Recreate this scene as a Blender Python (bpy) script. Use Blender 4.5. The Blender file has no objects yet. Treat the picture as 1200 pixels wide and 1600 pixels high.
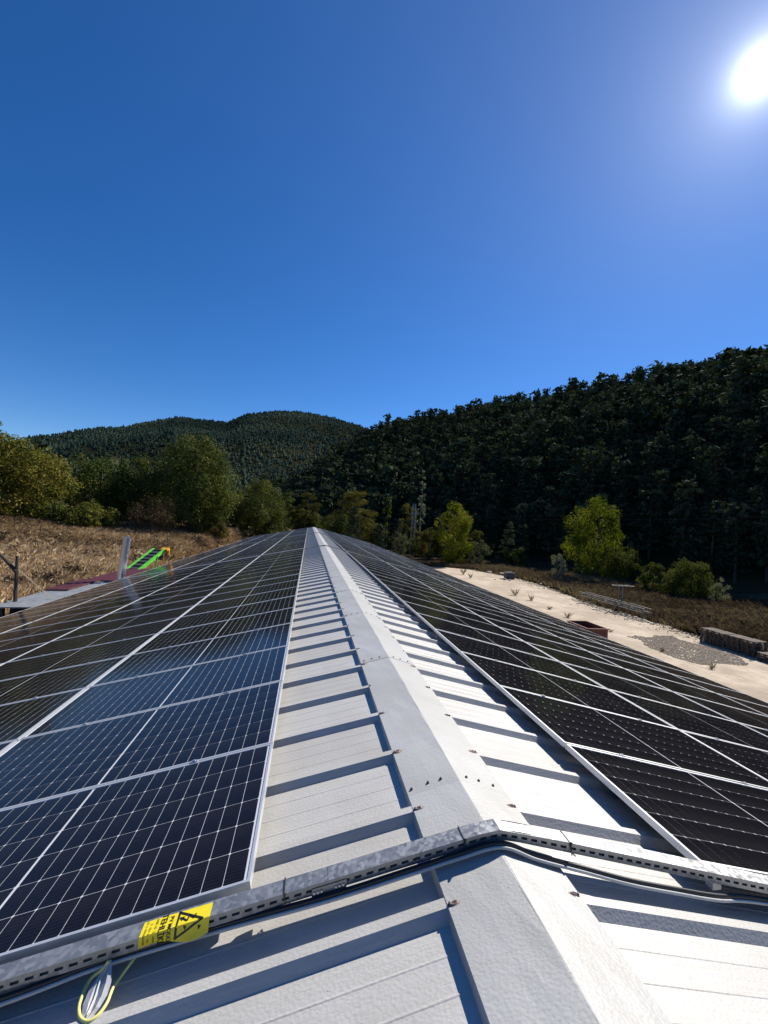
import bpy, bmesh, math, random
import numpy as np
from mathutils import Vector, Matrix
rad = math.radians
scene = bpy.context.scene
COL = scene.collection

# ------------------------------------------------------------------ camera
F_PX, PITCH, YAW, ROLL = 652.09, 0.0275, 0.1760, -0.0653
CAM = Vector((-0.9207, 0.0, 1.352))
cp, sp, cy, sy, cr, sr = math.cos(PITCH), math.sin(PITCH), math.cos(YAW), math.sin(YAW), math.cos(ROLL), math.sin(ROLL)
FW = Vector((cp*sy, cp*cy, sp))
RT = Vector((cr*cy + sr*sp*sy, -cr*sy + sr*sp*cy, -sr*cp))
UP = Vector((sr*cy - cr*sp*sy, -sr*sy - cr*sp*cy, cr*cp))
cam_data = bpy.data.cameras.new('camera')
cam_data.sensor_fit = 'VERTICAL'; cam_data.sensor_height = 36.0; cam_data.sensor_width = 27.0
cam_data.lens = 36.0*F_PX/1600.0
cam_data.clip_start = 0.05; cam_data.clip_end = 12000
cam = bpy.data.objects.new('camera', cam_data); COL.objects.link(cam)
M = Matrix.Identity(4)
for i in range(3):
    M[i][0] = RT[i]; M[i][1] = UP[i]; M[i][2] = -FW[i]; M[i][3] = CAM[i]
cam.matrix_world = M
scene.camera = cam

# ------------------------------------------------------------------ sky, sun, exposure
SUN_EL, SUN_AZ = rad(41.8), rad(50.8)          # azimuth from +Y towards +X
SUN = Vector((math.cos(SUN_EL)*math.sin(SUN_AZ), math.cos(SUN_EL)*math.cos(SUN_AZ), math.sin(SUN_EL)))
world = bpy.data.worlds.new('World'); scene.world = world; world.use_nodes = True
nt = world.node_tree; nt.nodes.clear()
out = nt.nodes.new('ShaderNodeOutputWorld')
sky = nt.nodes.new('ShaderNodeTexSky'); sky.sky_type = 'NISHITA'; sky.sun_disc = False
sky.sun_elevation = SUN_EL; sky.sun_rotation = SUN_AZ
sky.altitude = 2000; sky.air_density = 1.0; sky.dust_density = 0.05; sky.ozone_density = 3.0
hs = nt.nodes.new('ShaderNodeHueSaturation'); hs.inputs['Saturation'].default_value = 1.33; hs.inputs['Hue'].default_value = 0.508
bg = nt.nodes.new('ShaderNodeBackground'); bg.inputs['Strength'].default_value = 0.083
nt.links.new(sky.outputs[0], hs.inputs['Color']); nt.links.new(hs.outputs[0], bg.inputs['Color'])
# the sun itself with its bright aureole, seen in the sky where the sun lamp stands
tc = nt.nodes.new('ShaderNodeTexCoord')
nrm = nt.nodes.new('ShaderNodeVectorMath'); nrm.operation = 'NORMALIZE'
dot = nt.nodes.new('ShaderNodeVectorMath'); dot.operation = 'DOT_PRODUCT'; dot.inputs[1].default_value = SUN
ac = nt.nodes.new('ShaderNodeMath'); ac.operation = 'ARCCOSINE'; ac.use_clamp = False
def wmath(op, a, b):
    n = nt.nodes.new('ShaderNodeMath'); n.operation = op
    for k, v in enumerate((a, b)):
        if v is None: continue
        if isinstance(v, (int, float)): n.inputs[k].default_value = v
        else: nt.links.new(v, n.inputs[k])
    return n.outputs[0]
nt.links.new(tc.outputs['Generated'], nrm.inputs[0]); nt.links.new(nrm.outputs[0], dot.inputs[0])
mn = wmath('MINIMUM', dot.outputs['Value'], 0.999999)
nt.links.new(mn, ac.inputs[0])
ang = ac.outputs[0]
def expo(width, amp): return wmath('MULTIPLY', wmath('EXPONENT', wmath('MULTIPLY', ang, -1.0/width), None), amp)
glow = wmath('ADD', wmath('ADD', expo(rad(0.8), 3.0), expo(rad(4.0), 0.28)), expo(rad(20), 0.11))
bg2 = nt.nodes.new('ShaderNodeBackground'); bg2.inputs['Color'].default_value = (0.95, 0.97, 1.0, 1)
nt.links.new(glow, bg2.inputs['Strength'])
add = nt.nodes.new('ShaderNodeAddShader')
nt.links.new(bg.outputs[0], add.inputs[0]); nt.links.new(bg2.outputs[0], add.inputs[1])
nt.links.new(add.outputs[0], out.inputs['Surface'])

sl = bpy.data.lights.new('sun', 'SUN'); sl.energy = 5.0; sl.angle = rad(0.53); sl.color = (1.0, 0.94, 0.84)
so = bpy.data.objects.new('sun', sl); COL.objects.link(so)
so.rotation_euler = SUN.to_track_quat('Z', 'Y').to_euler(); so.location = (40, 40, 60)
vs = scene.view_settings
vs.view_transform = 'Standard'; vs.look = 'None'; vs.gamma = 1.0; vs.use_curve_mapping = False
vs.exposure = 0.65
scene.cycles.max_bounces = 8; scene.cycles.transparent_max_bounces = 8
scene.cycles.sample_clamp_indirect = 6.0
scene.cycles.use_denoising = True

# ------------------------------------------------------------------ helpers
R = random.Random(7)
def tag(o, label=None, cat=None, group=None, kind=None):
    if label: o['label'] = label
    if cat: o['category'] = cat
    if group: o['group'] = group
    if kind: o['kind'] = kind
    return o
def empty(name, loc=(0, 0, 0), M=None):
    o = bpy.data.objects.new(name, None); COL.objects.link(o)
    o.empty_display_size = 0.2
    if M is not None: o.matrix_basis = M
    else: o.location = loc
    return o
def inst(name, mesh, parent=None, loc=None, M=None):
    o = bpy.data.objects.new(name, mesh); COL.objects.link(o)
    if parent is not None: o.parent = parent
    if M is not None: o.matrix_basis = M
    elif loc is not None: o.location = loc
    return o
class MB:
    def __init__(s): s.v = []; s.f = []; s.mi = []
    def add(s, vs, fs, mi=0):
        n = len(s.v); s.v += [tuple(v) for v in vs]
        s.f += [tuple(i+n for i in f) for f in fs]; s.mi += [mi]*len(fs)
    def quad(s, a, b, c, d, mi=0): s.add((a, b, c, d), ((0, 1, 2, 3),), mi)
    def hexa(s, p, mi=0):          # 8 corners: bottom 4 ccw, top 4 ccw
        s.add(p, ((3, 2, 1, 0), (4, 5, 6, 7), (0, 1, 5, 4), (1, 2, 6, 5), (2, 3, 7, 6), (3, 0, 4, 7)), mi)
    def box(s, x0, x1, y0, y1, z0, z1, mi=0):
        s.hexa([(x0, y0, z0), (x1, y0, z0), (x1, y1, z0), (x0, y1, z0), (x0, y0, z1), (x1, y0, z1), (x1, y1, z1), (x0, y1, z1)], mi)
    def bar(s, a, b, w, h=None, mi=0, up=(0, 0, 1)):
        a = Vector(a); b = Vector(b); d = (b-a).normalized(); h = h or w
        u = Vector(up)
        if abs(d.dot(u)) > 0.95: u = Vector((1, 0, 0))
        x = d.cross(u).normalized()*w/2; z = x.cross(d).normalized()*h/2
        s.hexa([a-x-z, a+x-z, b+x-z, b-x-z, a-x+z, a+x+z, b+x+z, b-x+z], mi)
    def tube(s, pts, r, n=8, mi=0, caps=True):
        pts = [Vector(p) for p in pts]; rr = r if isinstance(r, (list, tuple)) else [r]*len(pts)
        vs = []; fs = []; prev = None
        for i, p in enumerate(pts):
            d = (pts[min(i+1, len(pts)-1)] - pts[max(i-1, 0)]).normalized()
            if prev is None:
                u = Vector((0, 0, 1)) if abs(d.z) < 0.9 else Vector((1, 0, 0))
                prev = d.cross(u).normalized()
            x = (prev - d*prev.dot(d)).normalized(); prev = x; y = d.cross(x)
            for k in range(n):
                t = 2*math.pi*k/n; vs.append(p + (x*math.cos(t) + y*math.sin(t))*rr[i])
        for i in range(len(pts)-1):
            for k in range(n):
                a = i*n+k; b = i*n+(k+1) % n; fs.append((a, b, b+n, a+n))
        if caps:
            fs.append(tuple(range(n-1, -1, -1))); m = (len(pts)-1)*n; fs.append(tuple(range(m, m+n)))
        s.add(vs, fs, mi)
    def mesh(s, name, mats, smooth=False):
        me = bpy.data.meshes.new(name); me.from_pydata(s.v, [], s.f)
        for m in (mats if isinstance(mats, (list, tuple)) else [mats]): me.materials.append(m)
        if any(s.mi): me.polygons.foreach_set('material_index', s.mi)
        if smooth: me.polygons.foreach_set('use_smooth', [True]*len(s.f))
        me.update(); return me
    def build(s, name, mats, parent=None, loc=None, smooth=False):
        return inst(name, s.mesh(name, mats, smooth), parent, loc)
def np_mesh(name, V, Fq, mat, tint=None, smooth=False):
    """V (n,3); Fq (m,k) faces of k corners each; tint (m,) face attribute."""
    me = bpy.data.meshes.new(name); m, k = Fq.shape
    me.vertices.add(len(V)); me.vertices.foreach_set('co', np.ascontiguousarray(V, np.float32).ravel())
    me.loops.add(m*k); me.loops.foreach_set('vertex_index', np.ascontiguousarray(Fq, np.int32).ravel())
    me.polygons.add(m); me.polygons.foreach_set('loop_start', np.arange(0, m*k, k, dtype=np.int32))
    me.materials.append(mat)
    if tint is not None:
        at = me.attributes.new('tint', 'FLOAT', 'FACE'); at.data.foreach_set('value', np.asarray(tint, np.float32))
    me.update(calc_edges=True)
    me.polygons.foreach_set('use_smooth', np.full(m, bool(smooth)))
    return me

# ------------------------------------------------------------------ materials
def new_mat(name):
    m = bpy.data.materials.new(name); m.use_nodes = True
    return m, m.node_tree, m.node_tree.nodes['Principled BSDF']
def N(t, kind, **kw):
    n = t.nodes.new(kind)
    for k, v in kw.items():
        if k in n.inputs: n.inputs[k].default_value = v
        else: setattr(n, k, v)
    return n
def mixc(t, fac, a, b, blend='MIX'):
    n = t.nodes.new('ShaderNodeMix'); n.data_type = 'RGBA'; n.blend_type = blend
    for sock, v in ((n.inputs[0], fac), (n.inputs[6], a), (n.inputs[7], b)):
        if isinstance(v, (int, float)): sock.default_value = v
        elif isinstance(v, (tuple, list)): sock.default_value = (*v, 1) if len(v) == 3 else v
        else: t.links.new(v, sock)
    return n.outputs[2]
def ramp(t, src, stops):
    n = t.nodes.new('ShaderNodeValToRGB'); e = n.color_ramp.elements
    while len(e) < len(stops): e.new(0.5)
    for q, (p, c) in zip(e, stops):
        q.position = p; q.color = (*c, 1) if len(c) == 3 else c
    t.links.new(src, n.inputs[0]); return n.outputs[0]
def coords(t, scale=(1, 1, 1), which='Object'):
    c = t.nodes.new('ShaderNodeTexCoord'); m = t.nodes.new('ShaderNodeMapping')
    m.inputs['Scale'].default_value = scale; t.links.new(c.outputs[which], m.inputs[0]); return m.outputs[0]
def noise(t, vec, scale, detail=3, rough=0.55):
    n = N(t, 'ShaderNodeTexNoise', Scale=scale, Detail=detail, Roughness=rough); t.links.new(vec, n.inputs['Vector']); return n.outputs[0]
def bump(t, p, h, strength, dist):
    b = N(t, 'ShaderNodeBump', Strength=strength, Distance=dist); t.links.new(h, b.inputs['Height']); t.links.new(b.outputs[0], p.inputs['Normal'])
def simple(name, col, rough=0.5, metal=0.0, var=0.0, scale=8.0, bumpd=0.0, spec=None):
    m, t, p = new_mat(name)
    p.inputs['Roughness'].default_value = rough; p.inputs['Metallic'].default_value = metal
    if spec is not None: p.inputs['Specular IOR Level'].default_value = spec
    if var > 0 or bumpd > 0:
        v = coords(t); nz = noise(t, v, scale)
        lo = tuple(c*(1-var) for c in col); hi = tuple(min(1, c*(1+var)) for c in col)
        t.links.new(ramp(t, nz, [(0.3, lo), (0.7, hi)]), p.inputs['Base Color'])
        if bumpd > 0: bump(t, p, noise(t, v, scale*4), 0.6, bumpd)
    else: p.inputs['Base Color'].default_value = (*col, 1)
    return m
def mth(t, op, a, b=None):
    n = t.nodes.new('ShaderNodeMath'); n.operation = op
    for k, v in enumerate((a, b)):
        if v is None: continue
        if isinstance(v, (int, float)): n.inputs[k].default_value = v
        else: t.links.new(v, n.inputs[k])
    return n.outputs[0]

def painted_sheet(name, col, hammer=260.0, dirt=1.0):
    """stucco embossed painted steel: hammered relief, streaks of dirt, dark specks"""
    m, t, p = new_mat(name)
    v = coords(t)
    big = noise(t, v, 1.3, 5); fine = noise(t, v, 35, 4)
    c = mixc(t, ramp(t, big, [(0.35, (0, 0, 0)), (0.75, (1, 1, 1))]), col, tuple(x*y for x, y in zip(col, (0.80, 0.785, 0.75))))
    st = noise(t, coords(t, (1.2, 60, 1)), 2.5, 5, 0.65)
    c = mixc(t, ramp(t, st, [(0.48, (0, 0, 0)), (0.78, (0.62*dirt,)*3)]), c, (0.34, 0.31, 0.26))
    spk = N(t, 'ShaderNodeTexVoronoi', Scale=26.0); t.links.new(v, spk.inputs['Vector'])
    gate = noise(t, v, 9, 2)
    sm = mth(t, 'MULTIPLY', ramp(t, spk.outputs['Distance'], [(0.05, (1, 1, 1)), (0.11, (0, 0, 0))]), ramp(t, gate, [(0.55, (0, 0, 0)), (0.62, (1, 1, 1))]))
    c = mixc(t, mth(t, 'MULTIPLY', sm, 0.75*dirt), c, (0.12, 0.09, 0.06))
    t.links.new(c, p.inputs['Base Color'])
    p.inputs['Roughness'].default_value = 0.42; p.inputs['Specular IOR Level'].default_value = 0.4
    vo = N(t, 'ShaderNodeTexVoronoi', Scale=hammer); vo.feature = 'SMOOTH_F1'; t.links.new(coords(t, (0.28, 0.4, 0.28)), vo.inputs['Vector'])
    h = mth(t, 'ADD', mth(t, 'MULTIPLY', vo.outputs['Distance'], 1.0), mth(t, 'MULTIPLY', noise(t, v, 2.0, 2), 2.2))
    bump(t, p, h, 0.38, 0.0030)
    return m
M_roof = painted_sheet('roof_paint', (0.46, 0.453, 0.435))
M_cap = painted_sheet('ridge_cap_paint', (0.42, 0.425, 0.42), dirt=0.8)
M_frame = simple('anodised_aluminium', (0.64, 0.65, 0.66), 0.38, 0.55, 0.05, 20)
M_clamp = simple('clamp_aluminium', (0.55, 0.56, 0.58), 0.35, 0.8)
def glassy(name, col, lines=False):
    m, t, p = new_mat(name)
    v = coords(t)
    c = col
    if lines:
        sx = N(t, 'ShaderNodeSeparateXYZ'); t.links.new(v, sx.inputs[0])
        w = mth(t, 'SINE', mth(t, 'MULTIPLY', sx.outputs[1], 2*math.pi/0.0182))
        c = mixc(t, ramp(t, w, [(0.93, (0, 0, 0)), (1.0, (0.07,)*3)]), col, (0.25, 0.26, 0.28))
        oi = t.nodes.new('ShaderNodeObjectInfo')
        c = mixc(t, mth(t, 'MULTIPLY', oi.outputs['Random'], 0.4), c, tuple(x*1.6 for x in col))
    # dust: faint film and pale specks of dirt on the glass
    spk = N(t, 'ShaderNodeTexVoronoi', Scale=22.0); t.links.new(v, spk.inputs['Vector'])
    g2 = noise(t, v, 4, 3)
    sm = mth(t, 'MULTIPLY', ramp(t, spk.outputs['Distance'], [(0.03, (1, 1, 1)), (0.07, (0, 0, 0))]), ramp(t, g2, [(0.5, (0, 0, 0)), (0.6, (1, 1, 1))]))
    c = mixc(t, mth(t, 'MULTIPLY', sm, 0.55), c, (0.55, 0.52, 0.48))
    film = noise(t, v, 2.2, 6, 0.7)
    c = mixc(t, ramp(t, film, [(0.4, (0.0,)*3), (0.8, (0.020,)*3)]), c, (0.5, 0.45, 0.38))
    t.links.new(c, p.inputs['Base Color'])
    t.links.new(ramp(t, film, [(0.3, (0.07,)*3), (0.8, (0.16,)*3)]), p.inputs['Roughness'])
    p.inputs['IOR'].default_value = 1.29
    return m
M_cell = glassy('solar_cell_glass', (0.0052, 0.0050, 0.0072), True)
M_back = glassy('backsheet_glass', (0.52, 0.54, 0.56))
def galv(name):
    m, t, p = new_mat(name)
    v = coords(t)
    vo = N(t, 'ShaderNodeTexVoronoi', Scale=55.0); t.links.new(v, vo.inputs['Vector'])
    sp_ = ramp(t, vo.outputs['Color'], [(0.2, (0.23, 0.24, 0.25)), (0.8, (0.36, 0.37, 0.38))])
    c = mixc(t, ramp(t, noise(t, v, 14, 5), [(0.4, (0, 0, 0)), (0.7, (0.6,)*3)]), sp_, (0.27, 0.275, 0.28))
    t.links.new(c, p.inputs['Base Color']); p.inputs['Metallic'].default_value = 0.6
    t.links.new(ramp(t, vo.outputs['Color'], [(0.2, (0.34,)*3), (0.8, (0.52,)*3)]), p.inputs['Roughness'])
    bump(t, p, noise(t, v, 60, 3), 0.25, 0.002)
    return m
M_galv = galv('galvanised_steel')
M_black = simple('black_plastic', (0.012, 0.012, 0.013), 0.45)
M_conduit = simple('grey_conduit_plastic', (0.42, 0.43, 0.42), 0.45, 0, 0.08, 30)
M_yellow = simple('sign_yellow', (0.74, 0.60, 0.016), 0.4, 0, 0.06, 12)
M_ink = simple('sign_black_print', (0.012, 0.011, 0.010), 0.5)
M_wire = simple('earth_wire_yellow', (0.70, 0.66, 0.20), 0.4, 0, 0.15, 25)
M_screw = simple('screw_steel', (0.10, 0.09, 0.085), 0.45, 0.6)
M_rust = simple('rust_and_mastic', (0.30, 0.19, 0.12), 0.9, 0, 0.4, 60, 0.002)
M_wall = simple('wall_cladding', (0.62, 0.63, 0.62), 0.5, 0, 0.06, 2)
M_conc, _t, _p = new_mat('bare_concrete')
_v = coords(_t)
_c = mixc(_t, ramp(_t, noise(_t, _v, 0.35, 6, 0.6), [(0.42, (0, 0, 0)), (0.60, (1, 1, 1))]), (0.45, 0.37, 0.275), (0.31, 0.245, 0.175))
_c = mixc(_t, ramp(_t, noise(_t, _v, 1.6, 6, 0.7), [(0.50, (0, 0, 0)), (0.74, (0.8,)*3)]), _c, (0.22, 0.17, 0.12))
_c = mixc(_t, ramp(_t, noise(_t, coords(_t, (1.0, 0.07, 1)), 2.2, 5, 0.7), [(0.52, (0, 0, 0)), (0.66, (0.55,)*3)]), _c, (0.27, 0.22, 0.16))
_t.links.new(_c, _p.inputs['Base Color']); _p.inputs['Roughness'].default_value = 0.92
_c = mixc(_t, ramp(_t, noise(_t, _v, 0.14, 5, 0.6), [(0.48, (0, 0, 0)), (0.62, (0.55,)*3)]), _c, (0.29, 0.225, 0.16))
_t.links.new(_c, _p.inputs['Base Color'])
bump(_t, _p, noise(_t, _v, 6, 6, 0.7), 0.7, 0.05)

def leaf_mat(name, cols, trans=0.35, tcol=None, rough=0.9):
    m = bpy.data.materials.new(name); m.use_nodes = True; t = m.node_tree; t.nodes.clear()
    o = t.nodes.new('ShaderNodeOutputMaterial')
    a = t.nodes.new('ShaderNodeAttribute'); a.attribute_name = 'tint'
    k = len(cols)-1
    c = ramp(t, a.outputs['Fac'], [(i/k, col) for i, col in enumerate(cols)])
    p = N(t, 'ShaderNodeBsdfPrincipled', Roughness=rough); p.inputs['Specular IOR Level'].default_value = 0.03
    t.links.new(c, p.inputs['Base Color'])
    tr = t.nodes.new('ShaderNodeBsdfTranslucent')
    tcn = mixc(t, 1.0, c, tcol or (1.0, 1.0, 0.55), 'MULTIPLY'); t.links.new(tcn, tr.inputs[0])
    mx = t.nodes.new('ShaderNodeMixShader'); mx.inputs[0].default_value = trans
    t.links.new(p.outputs[0], mx.inputs[1]); t.links.new(tr.outputs[0], mx.inputs[2]); t.links.new(mx.outputs[0], o.inputs[0])
    return m
L_green = leaf_mat('leaves_green', [(0.040, 0.054, 0.012), (0.080, 0.098, 0.022), (0.14, 0.145, 0.034), (0.21, 0.17, 0.040)])
L_dark = leaf_mat('leaves_dark_green', [(0.024, 0.040, 0.011), (0.052, 0.078, 0.020), (0.098, 0.118, 0.031), (0.17, 0.16, 0.044)], 0.22)
L_olive = leaf_mat('leaves_olive', [(0.040, 0.044, 0.012), (0.078, 0.074, 0.020), (0.11, 0.105, 0.030), (0.155, 0.135, 0.038)])
L_bright = leaf_mat('leaves_bright', [(0.075, 0.10, 0.010), (0.14, 0.17, 0.018), (0.20, 0.21, 0.025), (0.27, 0.23, 0.035)], 0.45)
L_grey = leaf_mat('leaves_grey_green', [(0.07, 0.08, 0.05), (0.13, 0.145, 0.09), (0.22, 0.235, 0.16), (0.32, 0.33, 0.25)], 0.3)
L_brown = leaf_mat('twigs_brown', [(0.03, 0.024, 0.014), (0.055, 0.042, 0.025), (0.08, 0.06, 0.033), (0.11, 0.08, 0.04)], 0.2, (1, .9, .7))
L_pine = leaf_mat('pine_needles', [(0.016, 0.028, 0.018), (0.033, 0.050, 0.030), (0.060, 0.080, 0.045), (0.105, 0.125, 0.070)], 0.1)
L_far = leaf_mat('far_forest', [(0.024, 0.044, 0.032), (0.044, 0.070, 0.050), (0.072, 0.100, 0.066), (0.13, 0.145, 0.085)], 0.1)  # greens cooled and lightened, distance haze put into the leaf colour
L_dry = leaf_mat('dry_grass', [(0.095, 0.068, 0.038), (0.22, 0.158, 0.092), (0.40, 0.30, 0.185), (0.62, 0.51, 0.36)], 0.3, (1, .85, .6))
L_weed = leaf_mat('brown_weeds', [(0.05, 0.040, 0.027), (0.098, 0.079, 0.053), (0.155, 0.13, 0.086), (0.20, 0.18, 0.10)], 0.25, (1, .85, .6))
L_scrub = leaf_mat('scrub_twigs', [(0.045, 0.032, 0.022), (0.09, 0.064, 0.042), (0.15, 0.108, 0.072), (0.26, 0.20, 0.14)], 0.15, (1, .9, .7))
M_bark = simple('bark', (0.075, 0.055, 0.040), 0.9, 0, 0.35, 6, 0.03)
M_bark_pale = simple('pale_bark', (0.26, 0.235, 0.20), 0.85, 0, 0.3, 6, 0.02)
M_green_paint = simple('green_paint', (0.11, 0.52, 0.045), 0.45, 0, 0.2, 5)
M_orange = simple('orange_paint', (0.80, 0.33, 0.02), 0.45)
M_rubber = simple('rubber_belt', (0.045, 0.047, 0.055), 0.7, 0, 0.3, 9)
M_steel_grey = simple('weathered_steel', (0.17, 0.168, 0.165), 0.6, 0.3, 0.25, 6)
M_flue = simple('flue_steel', (0.60, 0.62, 0.65), 0.28, 0.9, 0.08, 5)
M_shed = simple('grey_roof_sheet', (0.30, 0.31, 0.315), 0.5, 0.2, 0.2, 3)
M_maroon = simple('maroon_roof_sheet', (0.11, 0.03, 0.032), 0.5, 0.1, 0.2, 3)
M_dark = simple('interior_shade_colour', (0.03, 0.027, 0.025), 0.9)  # near-black wall colour, shade under the shed roof painted in
M_wood = simple('weathered_wood', (0.18, 0.14, 0.11), 0.85, 0, 0.3, 7, 0.004)
M_wood_dark = simple('old_timber', (0.055, 0.042, 0.034), 0.9, 0, 0.3, 7, 0.006)
M_red = simple('rusty_red_paint', (0.12, 0.036, 0.026), 0.7, 0.1, 0.35, 3, 0.004)
M_blue = simple('dark_crate', (0.055, 0.058, 0.068), 0.6, 0, 0.2, 5)
M_stone = simple('gravel_stone', (0.36, 0.33, 0.28), 0.95, 0, 0.3, 3)
M_rope = simple('old_rope', (0.42, 0.36, 0.28), 0.9)
m, t, p = new_mat('clear_film'); M_film = m
p.inputs['Base Color'].default_value = (0.75, 0.74, 0.76, 1); p.inputs['Roughness'].default_value = 0.18
p.inputs['Alpha'].default_value = 0.62; p.inputs['Specular IOR Level'].default_value = 0.9

# ------------------------------------------------------------------ terrain
GZ = -7.0
def lerp_tab(tab, a):
    xs, ys = zip(*tab); return np.interp(a, xs, ys)
E_R = [(-7, -1.0), (-4.5, 1.5), (-2.8, 3.2), (-1.46, 4.93), (0.1, 7.13), (2.57, 8.89), (5.92, 11.05), (8.44, 12.93), (11, 13.77), (15, 14.39), (19.7, 15.52), (23, 16.44), (28.7, 17.3), (31.8, 17.78), (35.5, 18.58), (40.9, 19.19), (45.8, 19.46), (52.2, 19.74), (62, 19.9), (75, 18), (95, 10), (120, 4)]
R_R = [(-7, 430), (0, 430), (10, 400), (20, 365), (30, 325), (40, 300), (52, 290), (70, 300), (120, 320)]
R0_R = [(-7, 250), (0, 205), (8, 165), (20, 128), (30, 118), (40, 110), (50, 94), (60, 92), (80, 90), (120, 110)]
E_F = [(-180, 5), (-100, 5), (-70, 6.5), (-50, 6.5), (-33, 5.69), (-30, 7.01), (-27.4, 7.91), (-25.1, 8.82), (-22.7, 9.33), (-19.5, 10.56), (-17.2, 11.42), (-13.2, 11.6), (-11.3, 11.65), (-9, 13.01), (-5.45, 13.9), (-2.1, 14.23), (2.2, 13.94), (6.2, 13.19), (10, 12), (30, 11), (90, 8), (180, 5)]
R_F = [(-180, 1500), (-60, 1500), (-30, 1300), (-20, 1450), (-12, 1500), (-2, 1350), (8, 1250), (180, 1500)]
def smooth(a): a = np.clip(a, 0, 1); return a*a*(3-2*a)
_rs = np.random.RandomState(5)
_w = [( _rs.uniform(-1, 1, 2), _rs.uniform(0, 6.28)) for _ in range(10)]
def wob(x, y, s):
    r = 0
    for i, (d, ph) in enumerate(_w): r = r + np.sin((x*d[0]+y*d[1])/s*(1+0.35*i)+ph)/(1+0.35*i)
    return r/3.0
def H(x, y):
    x = np.asarray(x, float); y = np.asarray(y, float)
    dx = x-CAM.x; r = np.hypot(dx, y); az = np.degrees(np.arctan2(dx, y))
    left = -4.2 + 0.070*np.maximum(-x-17, 0) + 0.025*np.clip(y, 0, 140) + 0.12*wob(x, y, 6.0)
    left = np.where(r > 110, np.minimum(left, -0.2 + 0.01*r), left)
    k = smooth((-x-11.4)/5.0)*smooth((y+40)/30.0)
    back = smooth((y-79)/12.0)*smooth((20-x)/18.0)
    k = np.maximum(k, back*0.62)
    base = GZ*(1-k) + np.clip(left, -7, 3)*k
    base = base + np.where(x > 40, 0.12*wob(x, y, 5.0), 0)*smooth((x-40)/6)
    Rr, r0 = lerp_tab(R_R, az), lerp_tab(R0_R, az)
    zr = 1.35 + Rr*np.tan(np.radians(lerp_tab(E_R, az))) - np.interp(az, [10, 30], [12.0, 16.5])
    tt = (r-r0)/(Rr-r0)
    hr = np.where(tt < 1, GZ + (zr-GZ)*np.clip(tt, 1e-6, 1)**np.interp(az, [14, 34], [0.92, 0.76]), zr-(r-Rr)*0.22) + np.where(tt > 0, np.minimum(tt*8, 1)*2.2*wob(x, y, 28.0)*(1-0.7*np.clip(tt, 0, 1)), 0)
    hr = np.minimum(hr, CAM.z + r*np.tan(np.radians(lerp_tab(E_R, az))) - np.interp(az, [10, 30], [11.0, 15.5]))
    hr = np.where((tt > 0) & (az > -7) & (az < 119), hr, -50)
    Rf = lerp_tab(R_F, az); f0 = 300.0
    zf = 1.35 + Rf*np.tan(np.radians(lerp_tab(E_F, az))) - 6.0
    tf = (r-f0)/(Rf-f0)
    hf = np.where(tf < 1, -2 + (zf+2)*np.clip(tf, 0, 1)**1.15, zf-(r-Rf)*0.12) + np.where(tf > 0, np.minimum(tf*6, 1)*(20*wob(x, y, 130.0)+7*wob(y, x, 55.0))*(1-np.clip(tf, 0, 1))**0.6, 0)
    hf = np.where(tf > 0, hf, -50)
    return np.maximum(np.maximum(base, hr), hf)
def Hs(x, y): return float(H(np.array([x]), np.array([y]))[0])

azs = np.concatenate([np.arange(-180, -48, 4.0), np.arange(-48, 76, 0.8), np.arange(76, 180, 4.0)])
rs = np.concatenate([[0.01], np.arange(4, 130, 3.0), np.arange(130, 460, 8.0), np.arange(460, 1600, 40.0), [1700, 1900, 2300, 3000, 4500, 7000]])
A, RR = np.meshgrid(np.radians(azs), rs, indexing='ij')
X = CAM.x + RR*np.sin(A); Y = RR*np.cos(A); Z = H(X, Y)
na, nr = A.shape
idx = np.arange(na*nr).reshape(na, nr)
nx = np.roll(idx, -1, axis=0)
Fq = np.stack([idx[:, :-1], idx[:, 1:], nx[:, 1:], nx[:, :-1]], -1).reshape(-1, 4)[:, ::-1]
m, t, p = new_mat('ground_earth')
v = coords(t); at = t.nodes.new('ShaderNodeAttribute'); at.attribute_name = 'wild'
dry = mixc(t, noise(t, v, 0.5, 6, 0.7), (0.12, 0.085, 0.05), (0.28, 0.21, 0.13))
forest = mixc(t, noise(t, v, 0.02, 8, 0.75), (0.012, 0.014, 0.007), (0.034, 0.036, 0.018))
c = mixc(t, at.outputs['Fac'], dry, forest)
at2 = t.nodes.new('ShaderNodeAttribute'); at2.attribute_name = 'meadow'
c = mixc(t, at2.outputs['Fac'], c, mixc(t, noise(t, v, 0.05, 5), (0.07, 0.085, 0.032), (0.20, 0.17, 0.09)))
t.links.new(c, p.inputs['Base Color']); p.inputs['Roughness'].default_value = 0.95; p.inputs['Specular IOR Level'].default_value = 0.0
bump(t, p, noise(t, v, 1.2, 6, 0.7), 0.6, 0.2)
M_ground = m
azd = np.degrees(A)
def in_meadow(az, r):
    g = 0.6*np.exp(-((az+24.6)/1.2)**2 - ((r-640)/30)**2) + 0.5*np.exp(-((az+22.6)/1.6)**2 - ((r-700)/25)**2) + 0.6*np.exp(-((az+26.0)/1.6)**2 - ((r-480)/30)**2)
    return np.clip(g*1.4, 0, 1)
me = np_mesh('ground', np.stack([X, Y, Z], -1).reshape(-1, 3), Fq, M_ground, smooth=True)
wild = np.maximum(smooth((RR-150)/60), smooth((RR-lerp_tab(R0_R, azd)+4)/6)*((azd > -7) & (azd < 119)))
a_ = me.attributes.new('wild', 'FLOAT', 'POINT'); a_.data.foreach_set('value', wild.astype(np.float32).ravel())
a_ = me.attributes.new('meadow', 'FLOAT', 'POINT'); a_.data.foreach_set('value', in_meadow(azd, RR).astype(np.float32).ravel())
tag(inst('ground', me), kind='structure')

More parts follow.
